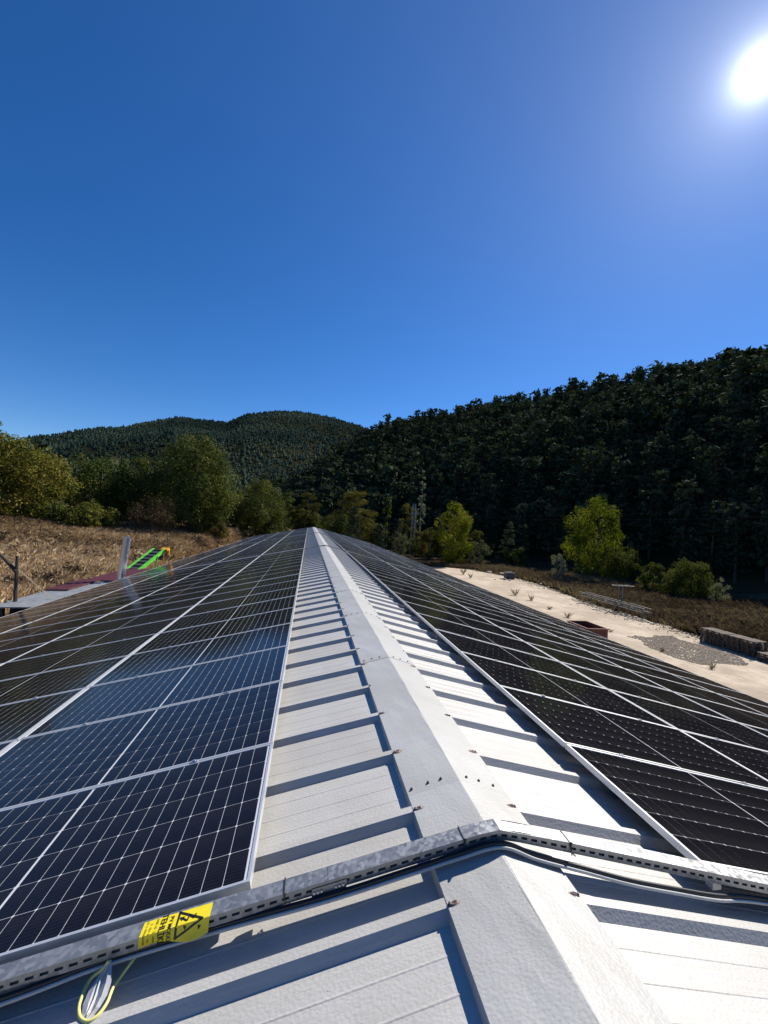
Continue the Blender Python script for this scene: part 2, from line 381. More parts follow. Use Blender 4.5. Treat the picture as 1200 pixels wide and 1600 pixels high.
# concrete yard: irregular slab, a real step above the soil
pad = [(11.2, -30), (36.5, -30), (36.0, 10), (34.9, 22), (34.2, 30), (34.5, 36), (34.2, 43), (34.6, 49), (36.1, 57), (37.0, 64), (36.2, 70), (35.0, 75.5), (32.6, 80.5), (27.0, 83.0), (11.2, 84)]
mb = MB(); PZ = GZ+0.10
pp = []
for i in range(len(pad)):
    a, b = Vector(pad[i]), Vector(pad[(i+1) % len(pad)])
    n = max(1, int((b-a).length/1.2)) if 1 < i < 13 else 1
    for k in range(n):
        q = a.lerp(b, k/n)
        if n > 1: q += Vector((R.uniform(-.35, .35), R.uniform(-.2, .2)))
        pp.append(q)
n = len(pp)
mb.add([(q.x, q.y, PZ) for q in pp] + [(q.x, q.y, GZ-0.3) for q in pp], [tuple(range(n))] + [(i, i+n, (i+1) % n+n, (i+1) % n) for i in range(n)])
tag(mb.build('concrete_yard', M_conc), kind='structure')

# ------------------------------------------------------------------ roof coordinates
AL = 0.225; CA, SA = math.cos(AL), math.sin(AL)
def S(side, u, y, n): return Vector((side*(u*CA + n*SA), y, -u*SA + n*CA))
N_TOP, N_PAN, N_BOT = -0.0985, -0.1385, -0.20
Y0, Y1 = -3.0, 75.6
U_EAVE = 10.95
ROOF = empty('warehouse', (0, 0, GZ))
tag(ROOF, 'long warehouse under a white ribbed metal roof covered with solar panels', 'warehouse')
def part(name, mesh, **kw): return inst(name, mesh, ROOF, (0, 0, -GZ), **kw)
PITCH_RIB = 0.555
def sheet_mesh(side):
    mb = MB(); prof = []
    for r in range(2):
        y = r*PITCH_RIB
        prof += [(y-0.052, N_PAN), (y-0.0225, N_TOP), (y+0.0225, N_TOP), (y+0.052, N_PAN)]
        for q in (0.155, 0.275, 0.40):
            prof += [(y+q-0.006, N_PAN), (y+q-0.002, N_PAN+0.0016), (y+q+0.002, N_PAN+0.0016), (y+q+0.006, N_PAN)]
    prof.append((2*PITCH_RIB-0.0522, N_PAN))
    us = (0.02, U_EAVE)
    vs = [S(side, u, y, nn) for u in us for (y, nn) in prof]; k = len(prof)
    fs = []
    for i in range(k-1):
        f = (i, i+1, i+1+k, i+k); fs.append(f if side < 0 else f[::-1])
    # underside, so the sheet has its thickness
    o = len(vs); vs += [S(side, u, y, N_BOT) for u in us for y in (prof[0][0], prof[-1][0])]
    fs += [(o, o+1, o+3, o+2)]
    fs.append((k-1, 2*k-1, o+3, o+1)); fs.append((0, k, o+2, o)); fs.append((k, o+2, o+3, 2*k-1)); 
    mb.add(vs, fs); return mb.mesh('roof_sheet', M_roof)
for side, yr in ((-1, 1.644), (1, 1.612)):
    me = sheet_mesh(side)
    j0 = -4
    j = j0
    while yr + 2*j*PITCH_RIB < Y1-1.1:
        inst('roof_sheet', me, ROOF, (0, yr+2*j*PITCH_RIB, -GZ)); j += 1
# ridge cap pieces with profiled closure lip down to the pan
CL, CC, CR = (-0.268, -0.1625), (0.030, -0.089), (0.322, -0.1745)
def cap_mesh(L, seed):
    rr = random.Random(seed); mb = MB()
    sec = [(CL[0]-0.004, CL[1]-0.044), (CL[0]-0.0005, CL[1]-0.004), CL]
    for q in (0.25, 0.5, 0.75): sec.append((CL[0]+(CC[0]-CL[0])*q, CL[1]+(CC[1]-CL[1])*q))
    sec += [(CC[0]-0.006, CC[1]-0.001), CC, (CC[0]+0.006, CC[1]-0.0012)]
    for q in (0.25, 0.5, 0.75): sec.append((CC[0]+(CR[0]-CC[0])*q, CC[1]+(CR[1]-CC[1])*q))
    sec += [CR, (CR[0]+0.0005, CR[1]-0.004), (CR[0]+0.004, CR[1]-0.040)]
    ny = 14; k = len(sec); vs = []
    for j in range(ny+1):
        y = L*j/ny
        for i, (x, z) in enumerate(sec):
            d = rr.uniform(-0.0016, 0.0016) if 2 < i < k-3 and 0 < j < ny else 0
            vs.append((x, y, z + d + (0.0016 if j < ny else 0.0)*1.0))
    fs = [(j*k+i, (j+1)*k+i, (j+1)*k+i+1, j*k+i+1) for j in range(ny) for i in range(k-1)]
    mb.add(vs, [f[::-1] for f in fs]); return mb.mesh('ridge_cap_piece', M_cap)
cap_meshes = [cap_mesh(2.19, s) for s in range(4)]
LAP0, LAPD = 2.32, 2.165
for i in range(-3, 34):
    y = LAP0 + i*LAPD
    if y > Y1-1.5: break
    inst('ridge_cap_piece', cap_meshes[i % 4], ROOF, (0, y-0.02, -GZ + 0.0012*(i % 2)))
# fasteners with their mastic rings
mb = MB()
ring = [(math.cos(2*math.pi*k/10), math.sin(2*math.pi*k/10)) for k in range(10)]
def screw_mesh(stain, name):
    rr = random.Random(int(stain*1000)); mb = MB()
    if stain > 0:
        rk = [stain*rr.uniform(.75, 1.25) for _ in ring]
        vs = [(0, 0, 0.003)] + [(c*q*1.7-0.018, s*q*0.8, 0.0012) for (c, s), q in zip(ring, rk)]
        mb.add(vs, [(0, i+1, (i+1) % 10+1) for i in range(10)], 1)
        vs = []
        for (c, s), q in zip(ring, rk):
            vs += [(c*q*1.25-0.018, s*q*0.55, 0.003), (c*q*0.95-0.018, s*q*0.40, 0.007), (c*q*0.65-0.018, s*q*0.26, 0.003)]
        fs = []
        for i in range(10):
            a, b = 3*i, 3*((i+1) % 10)
            fs += [(a, b, b+1, a+1), (a+1, b+1, b+2, a+2)]
        mb.add(vs, fs, 2)
    for r0, z0, z1 in ((0.0085, 0.001, 0.004), (0.0052, 0.004, 0.010)):
        vs = [(c*r0, s*r0, z0) for c, s in ring] + [(c*r0, s*r0, z1) for c, s in ring]
        mb.add(vs, [tuple(range(10, 20))] + [(i, (i+1) % 10, (i+1) % 10+10, i+10) for i in range(10)], 0)
    return mb.mesh(name, [M_screw, M_rust, M_mastic])
M_mastic = simple('old_mastic', (0.55, 0.46, 0.37), 0.8, 0, 0.25, 40)
sm_rust = [screw_mesh(0.016 + 0.002*i, 'fastener') for i in range(3)]; sm_plain = screw_mesh(0, 'fastener')
aL, aR = math.atan2(CC[1]-CL[1], CC[0]-CL[0]), math.atan2(CC[1]-CR[1], CC[0]-CR[0])
def cap_z(x): return CL[1] + (x-CL[0])*(CC[1]-CL[1])/(CC[0]-CL[0]) if x < CC[0] else CR[1] + (x-CR[0])*(CC[1]-CR[1])/(CC[0]-CR[0])
def fastener(x, y, me):
    tilt = aL if x < CC[0] else aR - math.pi if aR > 1.6 else aR
    sl_ = math.atan((CC[1]-CL[1])/(CC[0]-CL[0])) if x < CC[0] else math.atan((CR[1]-CC[1])/(CR[0]-CC[0]))
    Mx = Matrix.Translation((x, y, cap_z(x)+0.0022-GZ)) @ Matrix.Rotation(-sl_, 4, 'Y')
    if x < CC[0]: Mx = Mx @ Matrix.Rotation(math.pi, 4, 'Z')
    inst('fastener', me, ROOF, M=Mx)
for side, yr, x in ((-1, 1.644, -0.256), (1, 1.612, 0.306)):
    for j in range(-2, 22): fastener(x + R.uniform(-.004, .004), yr + j*PITCH_RIB + R.uniform(-.02, .02), sm_rust[j % 3] if (j+side) % 4 != 3 or j < 3 else sm_plain)
for i in range(0, 5):
    for x in (-0.235, -0.145, -0.06, 0.085, 0.17, 0.26): fastener(x + R.uniform(-.006, .006), LAP0 + i*LAPD + 0.03 + R.uniform(-.01, .01), sm_plain)
far = MB()
for side, yr, x in ((-1, 1.644, -0.256), (1, 1.612, 0.306)):
    for j in range(22, 132):
        y = yr + j*PITCH_RIB; far.box(x-.012, x+.012, y-.012, y+.012, cap_z(x)+.002, cap_z(x)+.011)
o = far.build('distant_fasteners', M_screw, ROOF, (0, 0, -GZ)); tag(o, kind='stuff')
# lower edge trim, gutters, gable flashings, walls
for side in (-1, 1):
    mb = MB(); a, b = S(side, U_EAVE, Y0, -0.24), S(side, U_EAVE, Y1, -0.24)
    gx = side*0.16
    prof = [(0, 0.06), (0, -0.14), (gx, -0.14), (gx, 0.03), (gx*1.12, 0.03), (gx*1.12, -0.155), (-gx*0.1, -0.155), (-gx*.1, 0.06)]
    vs = [(a.x+q[0]+side*0.004, y, a.z+q[1]) for y in (Y0, Y1) for q in prof]; k = len(prof)
    mb.add(vs, [(i, (i+1) % k, (i+1) % k+k, i+k) for i in range(k)] + [tuple(range(k)), tuple(range(2*k-1, k-1, -1))])
    part('gutter', mb.mesh('gutter', M_frame))
    mb = MB(); wx = side*(U_EAVE*CA - 0.35); zt = -(abs(wx)/CA)*SA - 0.27
    mb.box(min(wx, wx-side*.12), max(wx, wx-side*.12), Y0+.3, Y1-.3, GZ, zt); part('wall', mb.mesh('wall', M_wall))
    for yy in (Y0, Y1):
        mb = MB(); d = 0.03 if yy > 0 else -0.03
        for (u0, u1) in ((0.03, U_EAVE),):
            p8 = [S(side, u, yy+dd, nn) for nn in (N_BOT-0.05, N_TOP+0.012) for (u, dd) in ((u0, 0), (u1, 0), (u1, d), (u0, d))]
            mb.hexa(p8)
        part('gable_flashing', mb.mesh('gable_flashing', M_frame))
for yy in (Y0+0.3, Y1-0.3):
    mb = MB(); w = U_EAVE*CA-0.49
    zs = -(w/CA)*SA-0.27
    vs = [(x, y, z) for y in (yy-.06, yy+.06) for x, z in ((-w, GZ), (w, GZ), (w, zs), (0, -0.26), (-w, zs))]
    mb.add(vs, [(0, 1, 2, 3, 4), (9, 8, 7, 6, 5)] + [(i, i+5, (i+1) % 5+5, (i+1) % 5) for i in range(5)])
    part('gable_wall', mb.mesh('gable_wall', M_wall))

# ------------------------------------------------------------------ solar panels
PL, PW, PT = 2.278, 1.134, 0.038
def frame_mesh():
    mb = MB(); a, b = PL/2, PW/2; lip = 0.013
    for s in (-1, 1):
        mb.box(-a, a, min(s*b, s*(b-lip)), max(s*b, s*(b-lip)), -PT, 0)
        mb.box(min(s*a, s*(a-lip)), max(s*a, s*(a-lip)), -(b-lip)+.0003, (b-lip)-.0003, -PT+.0004, -0.0004)
    return mb.mesh('frame', M_frame)
def back_mesh():
    mb = MB(); a, b = PL/2-0.013, PW/2-0.013
    mb.box(-a, a, -b, b, -0.030, -0.0045); return mb.mesh('glass_backsheet', M_back)
CW, CH, CG, CGY = 0.0888, 0.1795, 0.0034, 0.0042
def cell_pos():
    out_ = []
    for h in (-1, 1):
        for i in range(12):
            x = h*(0.0075 + CW/2 + i*(CW+CG))
            for j in range(6): out_.append((x, (j-2.5)*(CH+CGY), h))
    return out_
def octo(cx_, cy_, h, z):
    a, b, c = CW/2, CH/2, 0.0052
    # half cells: chamfers only on the side away from the cut; both read alike at this size
    return [(cx_-a+c, cy_-b, z), (cx_+a-c, cy_-b, z), (cx_+a, cy_-b+c, z), (cx_+a, cy_+b-c, z), (cx_+a-c, cy_+b, z), (cx_-a+c, cy_+b, z), (cx_-a, cy_+b-c, z), (cx_-a, cy_-b+c, z)]
def cells_mesh():
    mb = MB()
    for x, y, h in cell_pos(): mb.add(octo(x, y, h, -0.0034), [tuple(range(8))])
    return mb.mesh('cell_grid', M_cell)
def one_cell():
    mb = MB(); top = octo(0, 0, 1, 0.0); bot = octo(0, 0, 1, -0.0009)
    mb.add(top+bot, [tuple(range(8))] + [(i, i+8, (i+1) % 8+8, (i+1) % 8) for i in range(8)])
    return mb.mesh('solar_cell', M_cell)
ME_frame, ME_back, ME_cells, ME_cell = frame_mesh(), back_mesh(), cells_mesh(), one_cell()
mb = MB(); mb.box(-0.02, 0.02, -0.012, 0.012, -0.004, 0.004); mb.box(-0.006, 0.006, -0.006, 0.006, 0.004, 0.010); ME_clamp = mb.mesh('clamp', M_clamp)
mb = MB(); mb.box(-0.04, 0.04, -0.16, 0.16, -0.0585, -0.0005); ME_foot = mb.mesh('mounting_rail', M_clamp)
ORD = ['first', 'second', 'third', 'fourth', 'fifth', 'sixth', 'seventh', 'eighth', 'ninth', 'tenth', 'eleventh', 'twelfth', 'thirteenth', 'fourteenth', 'fifteenth', 'sixteenth', 'seventeenth', 'eighteenth']
COLS = ['ridge column', 'second column', 'third column', 'eave column']
P_ROW = 1.154
U_COL = {-1: [1.0951, 1.0951+2.302, 1.0951+4.60, 1.0951+6.90], 1: [1.1952, 1.1952+2.30, 1.1952+4.60, 1.1952+6.90]}
BLOCKS = {-1: [(1.924, 18), (23.28, 18), (44.6, 26)], 1: [(1.840, 18), (23.22, 18), (44.6, 26)]}
CELLED = {(-1, 0, 0, 0), (-1, 0, 1, 0), (-1, 0, 2, 0), (1, 0, 0, 0), (1, 0, 1, 0)}
stuffV = MB()
def panel_matrix(side, u, y):
    c = S(side, u+PL/2, y+PW/2, 0.0)
    x = Vector((side*CA, 0, -SA)); z = Vector((side*SA, 0, CA)); yv = z.cross(x)
    Mx = Matrix.Identity(4)
    for i in range(3): Mx[i][0] = x[i]; Mx[i][1] = yv[i]; Mx[i][2] = z[i]; Mx[i][3] = c[i]
    # slightly uneven mounting
    return Mx @ Matrix.Rotation(R.gauss(0, 0.0016), 4, 'X') @ Matrix.Rotation(R.gauss(0, 0.0010), 4, 'Y') @ Matrix.Translation((0, R.gauss(0, .0015), R.gauss(0, 0.0012)))
BLK = ['past the near tray', 'past the middle tray', 'past the farthest tray']
for bi in range(3):
    for k in range(26):
        for side in (-1, 1):
            y0, nrow = BLOCKS[side][bi]
            if k >= nrow: continue
            for ci in range(4):
                dz = 0.012 if ci > 0 else 0.0
                Mx = panel_matrix(side, U_COL[side][ci], y0 + k*P_ROW)
                sname = 'left' if side < 0 else 'right'
                if bi == 2 and k >= 1:
                    o_ = len(stuffV.v)
                    for me_, mi in ((ME_frame, 0), (ME_back, 1), (ME_cells, 2)):
                        if me_ is ME_cells and k > 14:
                            a, b, g = PL/2-.02, PW/2-.02, .008
                            for q0, q1 in ((-a, -g), (g, a)): stuffV.add([Mx @ Vector(w) for w in ((q0, -b, -.003), (q1, -b, -.003), (q1, b, -.003), (q0, b, -.003))], [(0, 1, 2, 3)], 2)
                        else:
                            stuffV.add([Mx @ v_.co for v_ in me_.vertices], [tuple(p_.vertices) for p_ in me_.polygons], mi)
                    continue
                e = empty('solar_panel', M=Mx)
                tag(e, 'panel in %s slope\'s %s, %s row %s' % (sname, COLS[ci], ORD[k], BLK[bi]), 'solar panel', 'solar panels in rows on both roof slopes')
                inst('frame', ME_frame, e); inst('glass_backsheet', ME_back, e)
                if (side, bi, k, ci) in CELLED:
                    for x, y, h in cell_pos(): inst('solar_cell', ME_cell, e, (x, y, -0.0034))
                else: tag(inst('cell_grid', ME_cells, e), kind='stuff')
                for s in (-0.52, 0.52):
                    inst('clamp', ME_clamp, e, (s*PL*0.52, -PW/2-0.010, 0.003))
                    if ci == 0 and k < 10: inst('mounting_rail', ME_foot, e, (s*PL*0.52*1.6, PW/2*0.55, -PT))
st = stuffV.build('distant_solar_panels', [M_frame, M_back, M_cell])
tag(st, 'block of distant solar panels filling the far end of the roof', 'solar panels', kind='stuff')

# ------------------------------------------------------------------ cable trays
def tray_frame(X_, Y_l, Y_m, Y_r):
    """front-top edge of the tray at x=X_: on the panel plane, a little bent at the ridge"""
    y = Y_m + (Y_l-Y_m)*min(1, -X_/1.4) if X_ < 0.04 else Y_m + (Y_r-Y_m)*min(1, (X_-0.04)/1.55)
    return y
TW, TH = 0.068, 0.046
def tray_pt(x, dy, dz, ys):
    ax = abs(x-0.035)
    z = -ax*math.tan(AL)*1.0 - 0.006 - 0.008*math.exp(-(ax/0.05)**2) + dz
    return Vector((x, tray_frame(x, *ys)+dy, z))
def slotted_side(mb, xs0, xs1, dy, ys, per, outw):
    n = max(1, int((xs1-xs0)/per)); th = 0.0018
    for i in range(n):
        a = xs0+(xs1-xs0)*i/n; b = xs0+(xs1-xs0)*(i+1)/n; w = b-a
        xm0, xm1 = a+w*0.2, b-w*0.2
        z0, za, zb, z1 = -TH, -TH*0.64, -TH*0.38, 0.0
        for yy in (dy, dy+th*outw):
            P = lambda x, z: tray_pt(x, yy, z, ys)
            fs = [(P(a, z0), P(b, z0), P(b, za), P(a, za)), (P(a, zb), P(b, zb), P(b, z1), P(a, z1)), (P(a, za), P(xm0, za), P(xm0, zb), P(a, zb)), (P(xm1, za), P(b, za), P(b, zb), P(xm1, zb))]
            for f in fs: mb.quad(*f)
def build_tray(ys, x_left, x_right, label, detail):
    e = empty('cable_tray', (0.035, ys[1], -0.06)); tag(e, label, 'cable tray', 'cable trays laid across the roof')
    off = (-0.035, -ys[1], 0.06)
    breaks = [x_left, -6.1, -3.3, -0.735, 0.035, 2.4, 5.2, x_right] if detail else [x_left, 0.035, x_right]
    for a, b in zip(breaks[:-1], breaks[1:]):
        g = 0.0008
        lid = MB(); L = lambda x, dy, dz: tray_pt(x, dy, dz, ys)
        nseg = 8
        for i in range(nseg):
            x0 = a+g+(b-a-2*g)*i/nseg; x1 = a+g+(b-a-2*g)*(i+1)/nseg
            o = 0.0022 if detail else 0.002
            lid.hexa([L(x0, -.002, o-.0015), L(x1, -.002, o-.0015), L(x1, TW+.002, o-.0015), L(x0, TW+.002, o-.0015), L(x0, -.002, o), L(x1, -.002, o), L(x1, TW+.002, o), L(x0, TW+.002, o)])
            lid.hexa([L(x0, -.0035, -0.011), L(x1, -.0035, -0.011), L(x1, -.002, -0.011), L(x0, -.002, -0.011), L(x0, -.0035, o), L(x1, -.0035, o), L(x1, -.002, o), L(x0, -.002, o)])
        lid.build('tray_lid', M_galv, e, off)
        body = MB()
        per = 0.049 if detail else 0.4
        slotted_side(body, a, b, 0.0, ys, per, 1); slotted_side(body, a, b, TW, ys, per, -1)
        # floor of the tray, slotted too
        n = max(1, int((b-a)/per))
        for i in range(n):
            x0 = a+(b-a)*i/n; x1 = a+(b-a)*(i+1)/n
            body.quad(L(x0, 0, -TH), L(x1, 0, -TH), L(x1, TW*.40, -TH), L(x0, TW*.40, -TH)); body.quad(L(x0, TW*.56, -TH), L(x1, TW*.56, -TH), L(x1, TW, -TH), L(x0, TW, -TH))
            xm0, xm1 = x0+(x1-x0)*.22, x1-(x1-x0)*.22
            body.quad(L(x0, TW*.40, -TH), L(xm0, TW*.40, -TH), L(xm0, TW*.56, -TH), L(x0, TW*.56, -TH)); body.quad(L(xm1, TW*.40, -TH), L(x1, TW*.40, -TH), L(x1, TW*.56, -TH), L(xm1, TW*.56, -TH))
        body.build('tray_channel', M_galv, e, off)
        cb = MB()
        for dyy, dzz in ((.014, -.030), (.034, -.032), (.054, -.029), (.024, -.016), (.045, -.015)): cb.tube([L(a+(b-a)*i/6, dyy, dzz) for i in range(7)], 0.0105, 6)
        cb.build('laid_cables', M_black, e, off)
    if detail:
        jb = MB(); L = lambda x, dy, dz: tray_pt(x, dy, dz, ys)
        jb.hexa([L(-0.80, -.006, -TH-.002), L(-0.655, -.006, -TH-.002), L(-0.655, -.0036, -TH-.002), L(-0.80, -.0036, -TH-.002), L(-0.80, -.006, -.014), L(-0.655, -.006, -.014), L(-0.655, -.0036, -.014), L(-0.80, -.0036, -.014)])
        jo = jb.build('joint_plate', M_galv, e, off)
        for x in (-0.79, -0.775, -0.76, -0.70, -0.685, -0.67):
            b_ = MB(); c = L(x, -.0062, -.030)
            b_.tube([c, c+Vector((0, -.006, 0))], 0.005, 7); b_.build('bolt', M_clamp, jo)
        for x in (-2.6, -0.915, -0.135, 0.385, 1.9):
            b_ = MB(); dx = 0.004
            for q, (d0, z0, d1, z1) in enumerate(((-.007, .0045, TW+.006, .0045), (-.007, -TH-.006, -.007, .0045), (TW+.006, -TH-.006, TW+.006, .0045), (-.007, -TH-.006, TW+.006, -TH-.006))):
                b_.bar(L(x+.01*(d0 < 0 and q), d0, z0), L(x, d1, z1), 0.0055, 0.0022)
            b_.bar(L(x, -.009, -.012), L(x+.004, -.009, .010), 0.008, 0.006)
            b_.build('cable_tie', M_black, e, off)
        for x in [i*1.11-9.9 for i in range(19)]:      # small feet on the rib tops
            if abs(x) < 0.4: continue
            b_ = MB(); q = L(x, TW/2, -TH-.001)
            b_.hexa([q+Vector((sx*.025, sy_*.02, z)) for z in (-.040, -.001) for sx, sy_ in ((-1, -1), (1, -1), (1, 1), (-1, 1))]); b_.build('tray_foot', M_clamp, e, off)
    else:
        b_ = MB()
        for x in [i*2.0-8 for i in range(9)]:
            q = tray_pt(x, TW/2, -TH-.001, ys); b_.hexa([q+Vector((sx*.03, sy_*.03, z)) for z in (-.045, -.001) for sx, sy_ in ((-1, -1), (1, -1), (1, 1), (-1, 1))])
        b_.build('tray_feet', M_clamp, e, off)
    return e
YS = (1.826, 1.812, 1.752)
build_tray(YS, -9.6, 9.8, 'galvanised slotted cable tray crossing the ridge nearest the camera, yellow sign on it', True)
build_tray((22.95, 22.93, 22.9), -9.6, 9.8, 'galvanised cable tray across the roof between the first and second panel blocks', False)
build_tray((44.24, 44.24, 44.24), -9.6, 9.8, 'farthest cable tray across the roof before the last panel block', False)

# the two cables lying in front of the near tray
def on_plane(x, y, off):
    ax = abs(x)
    z = -ax*math.tan(AL) - off
    return Vector((x, y, z))
def spline(pts, n=8):
    pts = [Vector(p) for p in pts]; o = []
    for i in range(len(pts)-1):
        p0, p1, p2, p3 = pts[max(i-1, 0)], pts[i], pts[i+1], pts[min(i+2, len(pts)-1)]
        for k in range(n):
            t_ = k/n
            o.append(0.5*((2*p1)+(p2-p0)*t_+(2*p0-5*p1+4*p2-p3)*t_**2+(3*p1-p0-3*p2+p3)*t_**3))
    o.append(pts[-1]); return o
grey_path = [on_plane(x_, y_-.012, o_+.006) for x_, y_, o_ in ((-9, 1.80, .086), (-4, 1.80, .086), (-2.6, 1.81, .084), (-1.92, 1.814, .074), (-1.58, 1.838, .074), (-1.147, 1.828, .074), (-0.731, 1.802, .070), (-0.36, 1.800, .068), (-0.17, 1.797, .064), (0.03, 1.792, .056), (0.20, 1.772, .068), (0.43, 1.752, .074), (0.66, 1.726, .076), (0.91, 1.720, .076), (1.12, 1.718, .074), (1.45, 1.748, .074), (2.4, 1.74, .084), (9, 1.74, .086))]
mb = MB(); mb.tube(spline(grey_path), 0.0075, 8)
c1 = mb.build('grey_conduit', M_conduit, smooth=True); tag(c1, 'pale grey conduit running across the roof just below the near cable tray', 'conduit')
blk = [p_ + Vector((0, 0.013, 0.0105)) for p_ in grey_path]
mb = MB(); mb.tube(spline(blk), 0.0100, 8)
c2 = mb.build('black_cable', M_black, smooth=True); tag(c2, 'black solar cable between the grey conduit and the near cable tray', 'cable')

# yellow-green earth wire loop with a torn strip of clear film
lp = [on_plane(*q) for q in ((-1.565, 1.80, .045), (-1.585, 1.815, .080), (-1.624, 1.800, .094), (-1.624, 1.732, .10), (-1.606, 1.688, .10), (-1.582, 1.662, .10), (-1.556, 1.650, .10), (-1.533, 1.662, .10), (-1.520, 1.695, .10), (-1.520, 1.745, .10), (-1.500, 1.80, .10), (-1.47, 1.85, .09))]
e = empty('earth_wire_loop', on_plane(-1.56, 1.67, .09)); off = -Vector(e.location)
tag(e, 'loose loop of yellow earth wire with clear film hanging from the near tray', 'wire loop')
mb = MB(); mb.tube(spline(lp), 0.0058, 8); mb.build('wire', M_wire, e, off, True)
mb = MB()
a_pts = [(-1.570, 1.812, .060), (-1.590, 1.795, .080), (-1.606, 1.755, .090), (-1.606, 1.712, .095), (-1.594, 1.680, .10), (-1.600, 1.655, .104)]
b_pts = [(-1.555, 1.815, .060), (-1.545, 1.785, .066), (-1.530, 1.750, .080), (-1.528, 1.715, .090), (-1.538, 1.685, .096), (-1.555, 1.662, .104)]
vs = []
for (a, b) in zip(a_pts, b_pts):
    A_, B_ = on_plane(*a), on_plane(*b)
    for q in range(5): vs.append(A_.lerp(B_, q/4) + Vector((0, 0, 0.007*math.sin(q*2.4))))
mb.add(vs, [(i*5+q, i*5+q+1, (i+1)*5+q+1, (i+1)*5+q) for i in range(5) for q in range(4)]); mb.build('torn_film', M_film, e, off)
mb = MB(); mb.tube(spline([on_plane(-1.56, 1.81, .05), on_plane(-1.575, 1.77, .078), on_plane(-1.572, 1.72, .092), on_plane(-1.575, 1.67, .098)]), 0.004, 6); mb.build('cable_end', M_conduit, e, off, True)

# ------------------------------------------------------------------ warning sign bent over the tray
SGN = empty('warning_sign', (-1.34, 1.83, -0.31)); tag(SGN, 'yellow electrical warning sign bent over the near tray, black triangle and Turkish lettering', 'warning sign')
soff = -Vector(SGN.location)
SX1, SW = -1.206, 0.262            # right (top) end, extent along the tray
V_TOP, V_FRONT = 0.062, 0.050
def sgn(a, b, lift=0.0):
    """a: distance from the sign's top (towards -x); b: distance along the reading direction, from the back edge of the lid, over the fold, down the front"""
    x = SX1 - a; tilt = 0.0
    if b < V_TOP:
        q = tray_pt(x, V_TOP-0.004-b, 0.0045+lift, YS)
    else:
        d = b-V_TOP
        flare = 0.10*d + 0.012*math.sin(a*16+1.0)*(d/V_FRONT)**2
        q = tray_pt(x, -0.0050-flare-lift, 0.0045-d, YS)
    return q
mb = MB(); na_, bs = 26, [0, .02, .04, .06, .0619, .0622, .072, .085, .098, .112]
vs = []
for i in range(na_+1):
    a = SW*i/na_
    for b in bs:
        bb = b if b < .1 else b + 0.008*math.sin(a*23)
        vs.append(sgn(a, bb))
k = len(bs); mb.add(vs, [(i*k+j, i*k+j+1, (i+1)*k+j+1, (i+1)*k+j) for i in range(na_) for j in range(k-1)])
o = mb.build('sign_sheet', M_yellow, SGN, soff)
sm_ = o.modifiers.new('thickness', 'SOLIDIFY'); sm_.thickness = 0.0006; sm_.offset = 0
def put_print(name, verts, faces, lift=0.0017):
    """print given in (a, b): split along the fold so that it bends with the sheet"""
    bm = bmesh.new()
    bv = [bm.verts.new((x, y, 0)) for x, y in verts]
    for f in faces:
        try: bm.faces.new([bv[i] for i in f])
        except ValueError: pass
    bmesh.ops.triangulate(bm, faces=bm.faces[:])
    for cut in (V_TOP, V_TOP+.015, V_TOP+.03):
        bmesh.ops.bisect_plane(bm, geom=bm.verts[:]+bm.edges[:]+bm.faces[:], plane_co=(0, cut, 0), plane_no=(0, 1, 0), dist=1e-6)
    for v_ in bm.verts:
        q = sgn(v_.co.x, v_.co.y, lift); v_.co = q
    me_ = bpy.data.meshes.new(name); bm.to_mesh(me_); bm.free(); me_.materials.append(M_ink)
    return inst(name, me_, SGN, soff)
def ribbon(pts, w, closed=False):
    vs, fs = [], []
    segs = list(zip(pts, pts[1:])) + ([(pts[-1], pts[0])] if closed else [])
    for p0, p1 in segs:
        d = Vector(p1)-Vector(p0); d.normalize(); n_ = Vector((-d.y, d.x))*w/2; ex = d*w/2 if closed else Vector((0, 0))
        q = len(vs)
        for c in (Vector(p0)-ex+n_, Vector(p1)+ex+n_, Vector(p1)+ex-n_, Vector(p0)-ex-n_): vs.append((c.x, c.y))
        fs.append((q, q+1, q+2, q+3))
    return vs, fs
# triangle: apex towards the sign's top (small a), base towards the lettering
v1, f1 = ribbon([(0.030, 0.060), (0.126, 0.004), (0.126, 0.104)], 0.0085, True)
put_print('warning_triangle', v1, f1)
bolt = [(0.062, 0.040), (0.066, 0.058), (0.092, 0.046), (0.090, 0.056), (0.118, 0.066), (0.086, 0.070), (0.088, 0.063), (0.060, 0.072)]
bolt = [(0.060, 0.030), (0.072, 0.044), (0.083, 0.028), (0.104, 0.046), (0.116, 0.036), (0.110, 0.056), (0.099, 0.052), (0.086, 0.040), (0.072, 0.056)]
v1, f1 = ribbon([(0.058, 0.030), (0.062, 0.048), (0.084, 0.030), (0.088, 0.052), (0.110, 0.034)], 0.006)
put_print('lightning_bolt', v1 + [(0.122, 0.028), (0.100, 0.030), (0.110, 0.046)], f1 + [(20-4, 20-3, 20-2)] if False else f1 + [(len(v1), len(v1)+1, len(v1)+2)])
put_print('print_mark', [(0.030, 0.082), (0.044, 0.078), (0.040, 0.094), (0.034, 0.088)], [(0, 1, 2, 3)])
put_print('print_mark', [(0.086, 0.070), (0.100, 0.066), (0.092, 0.084)], [(0, 1, 2)])
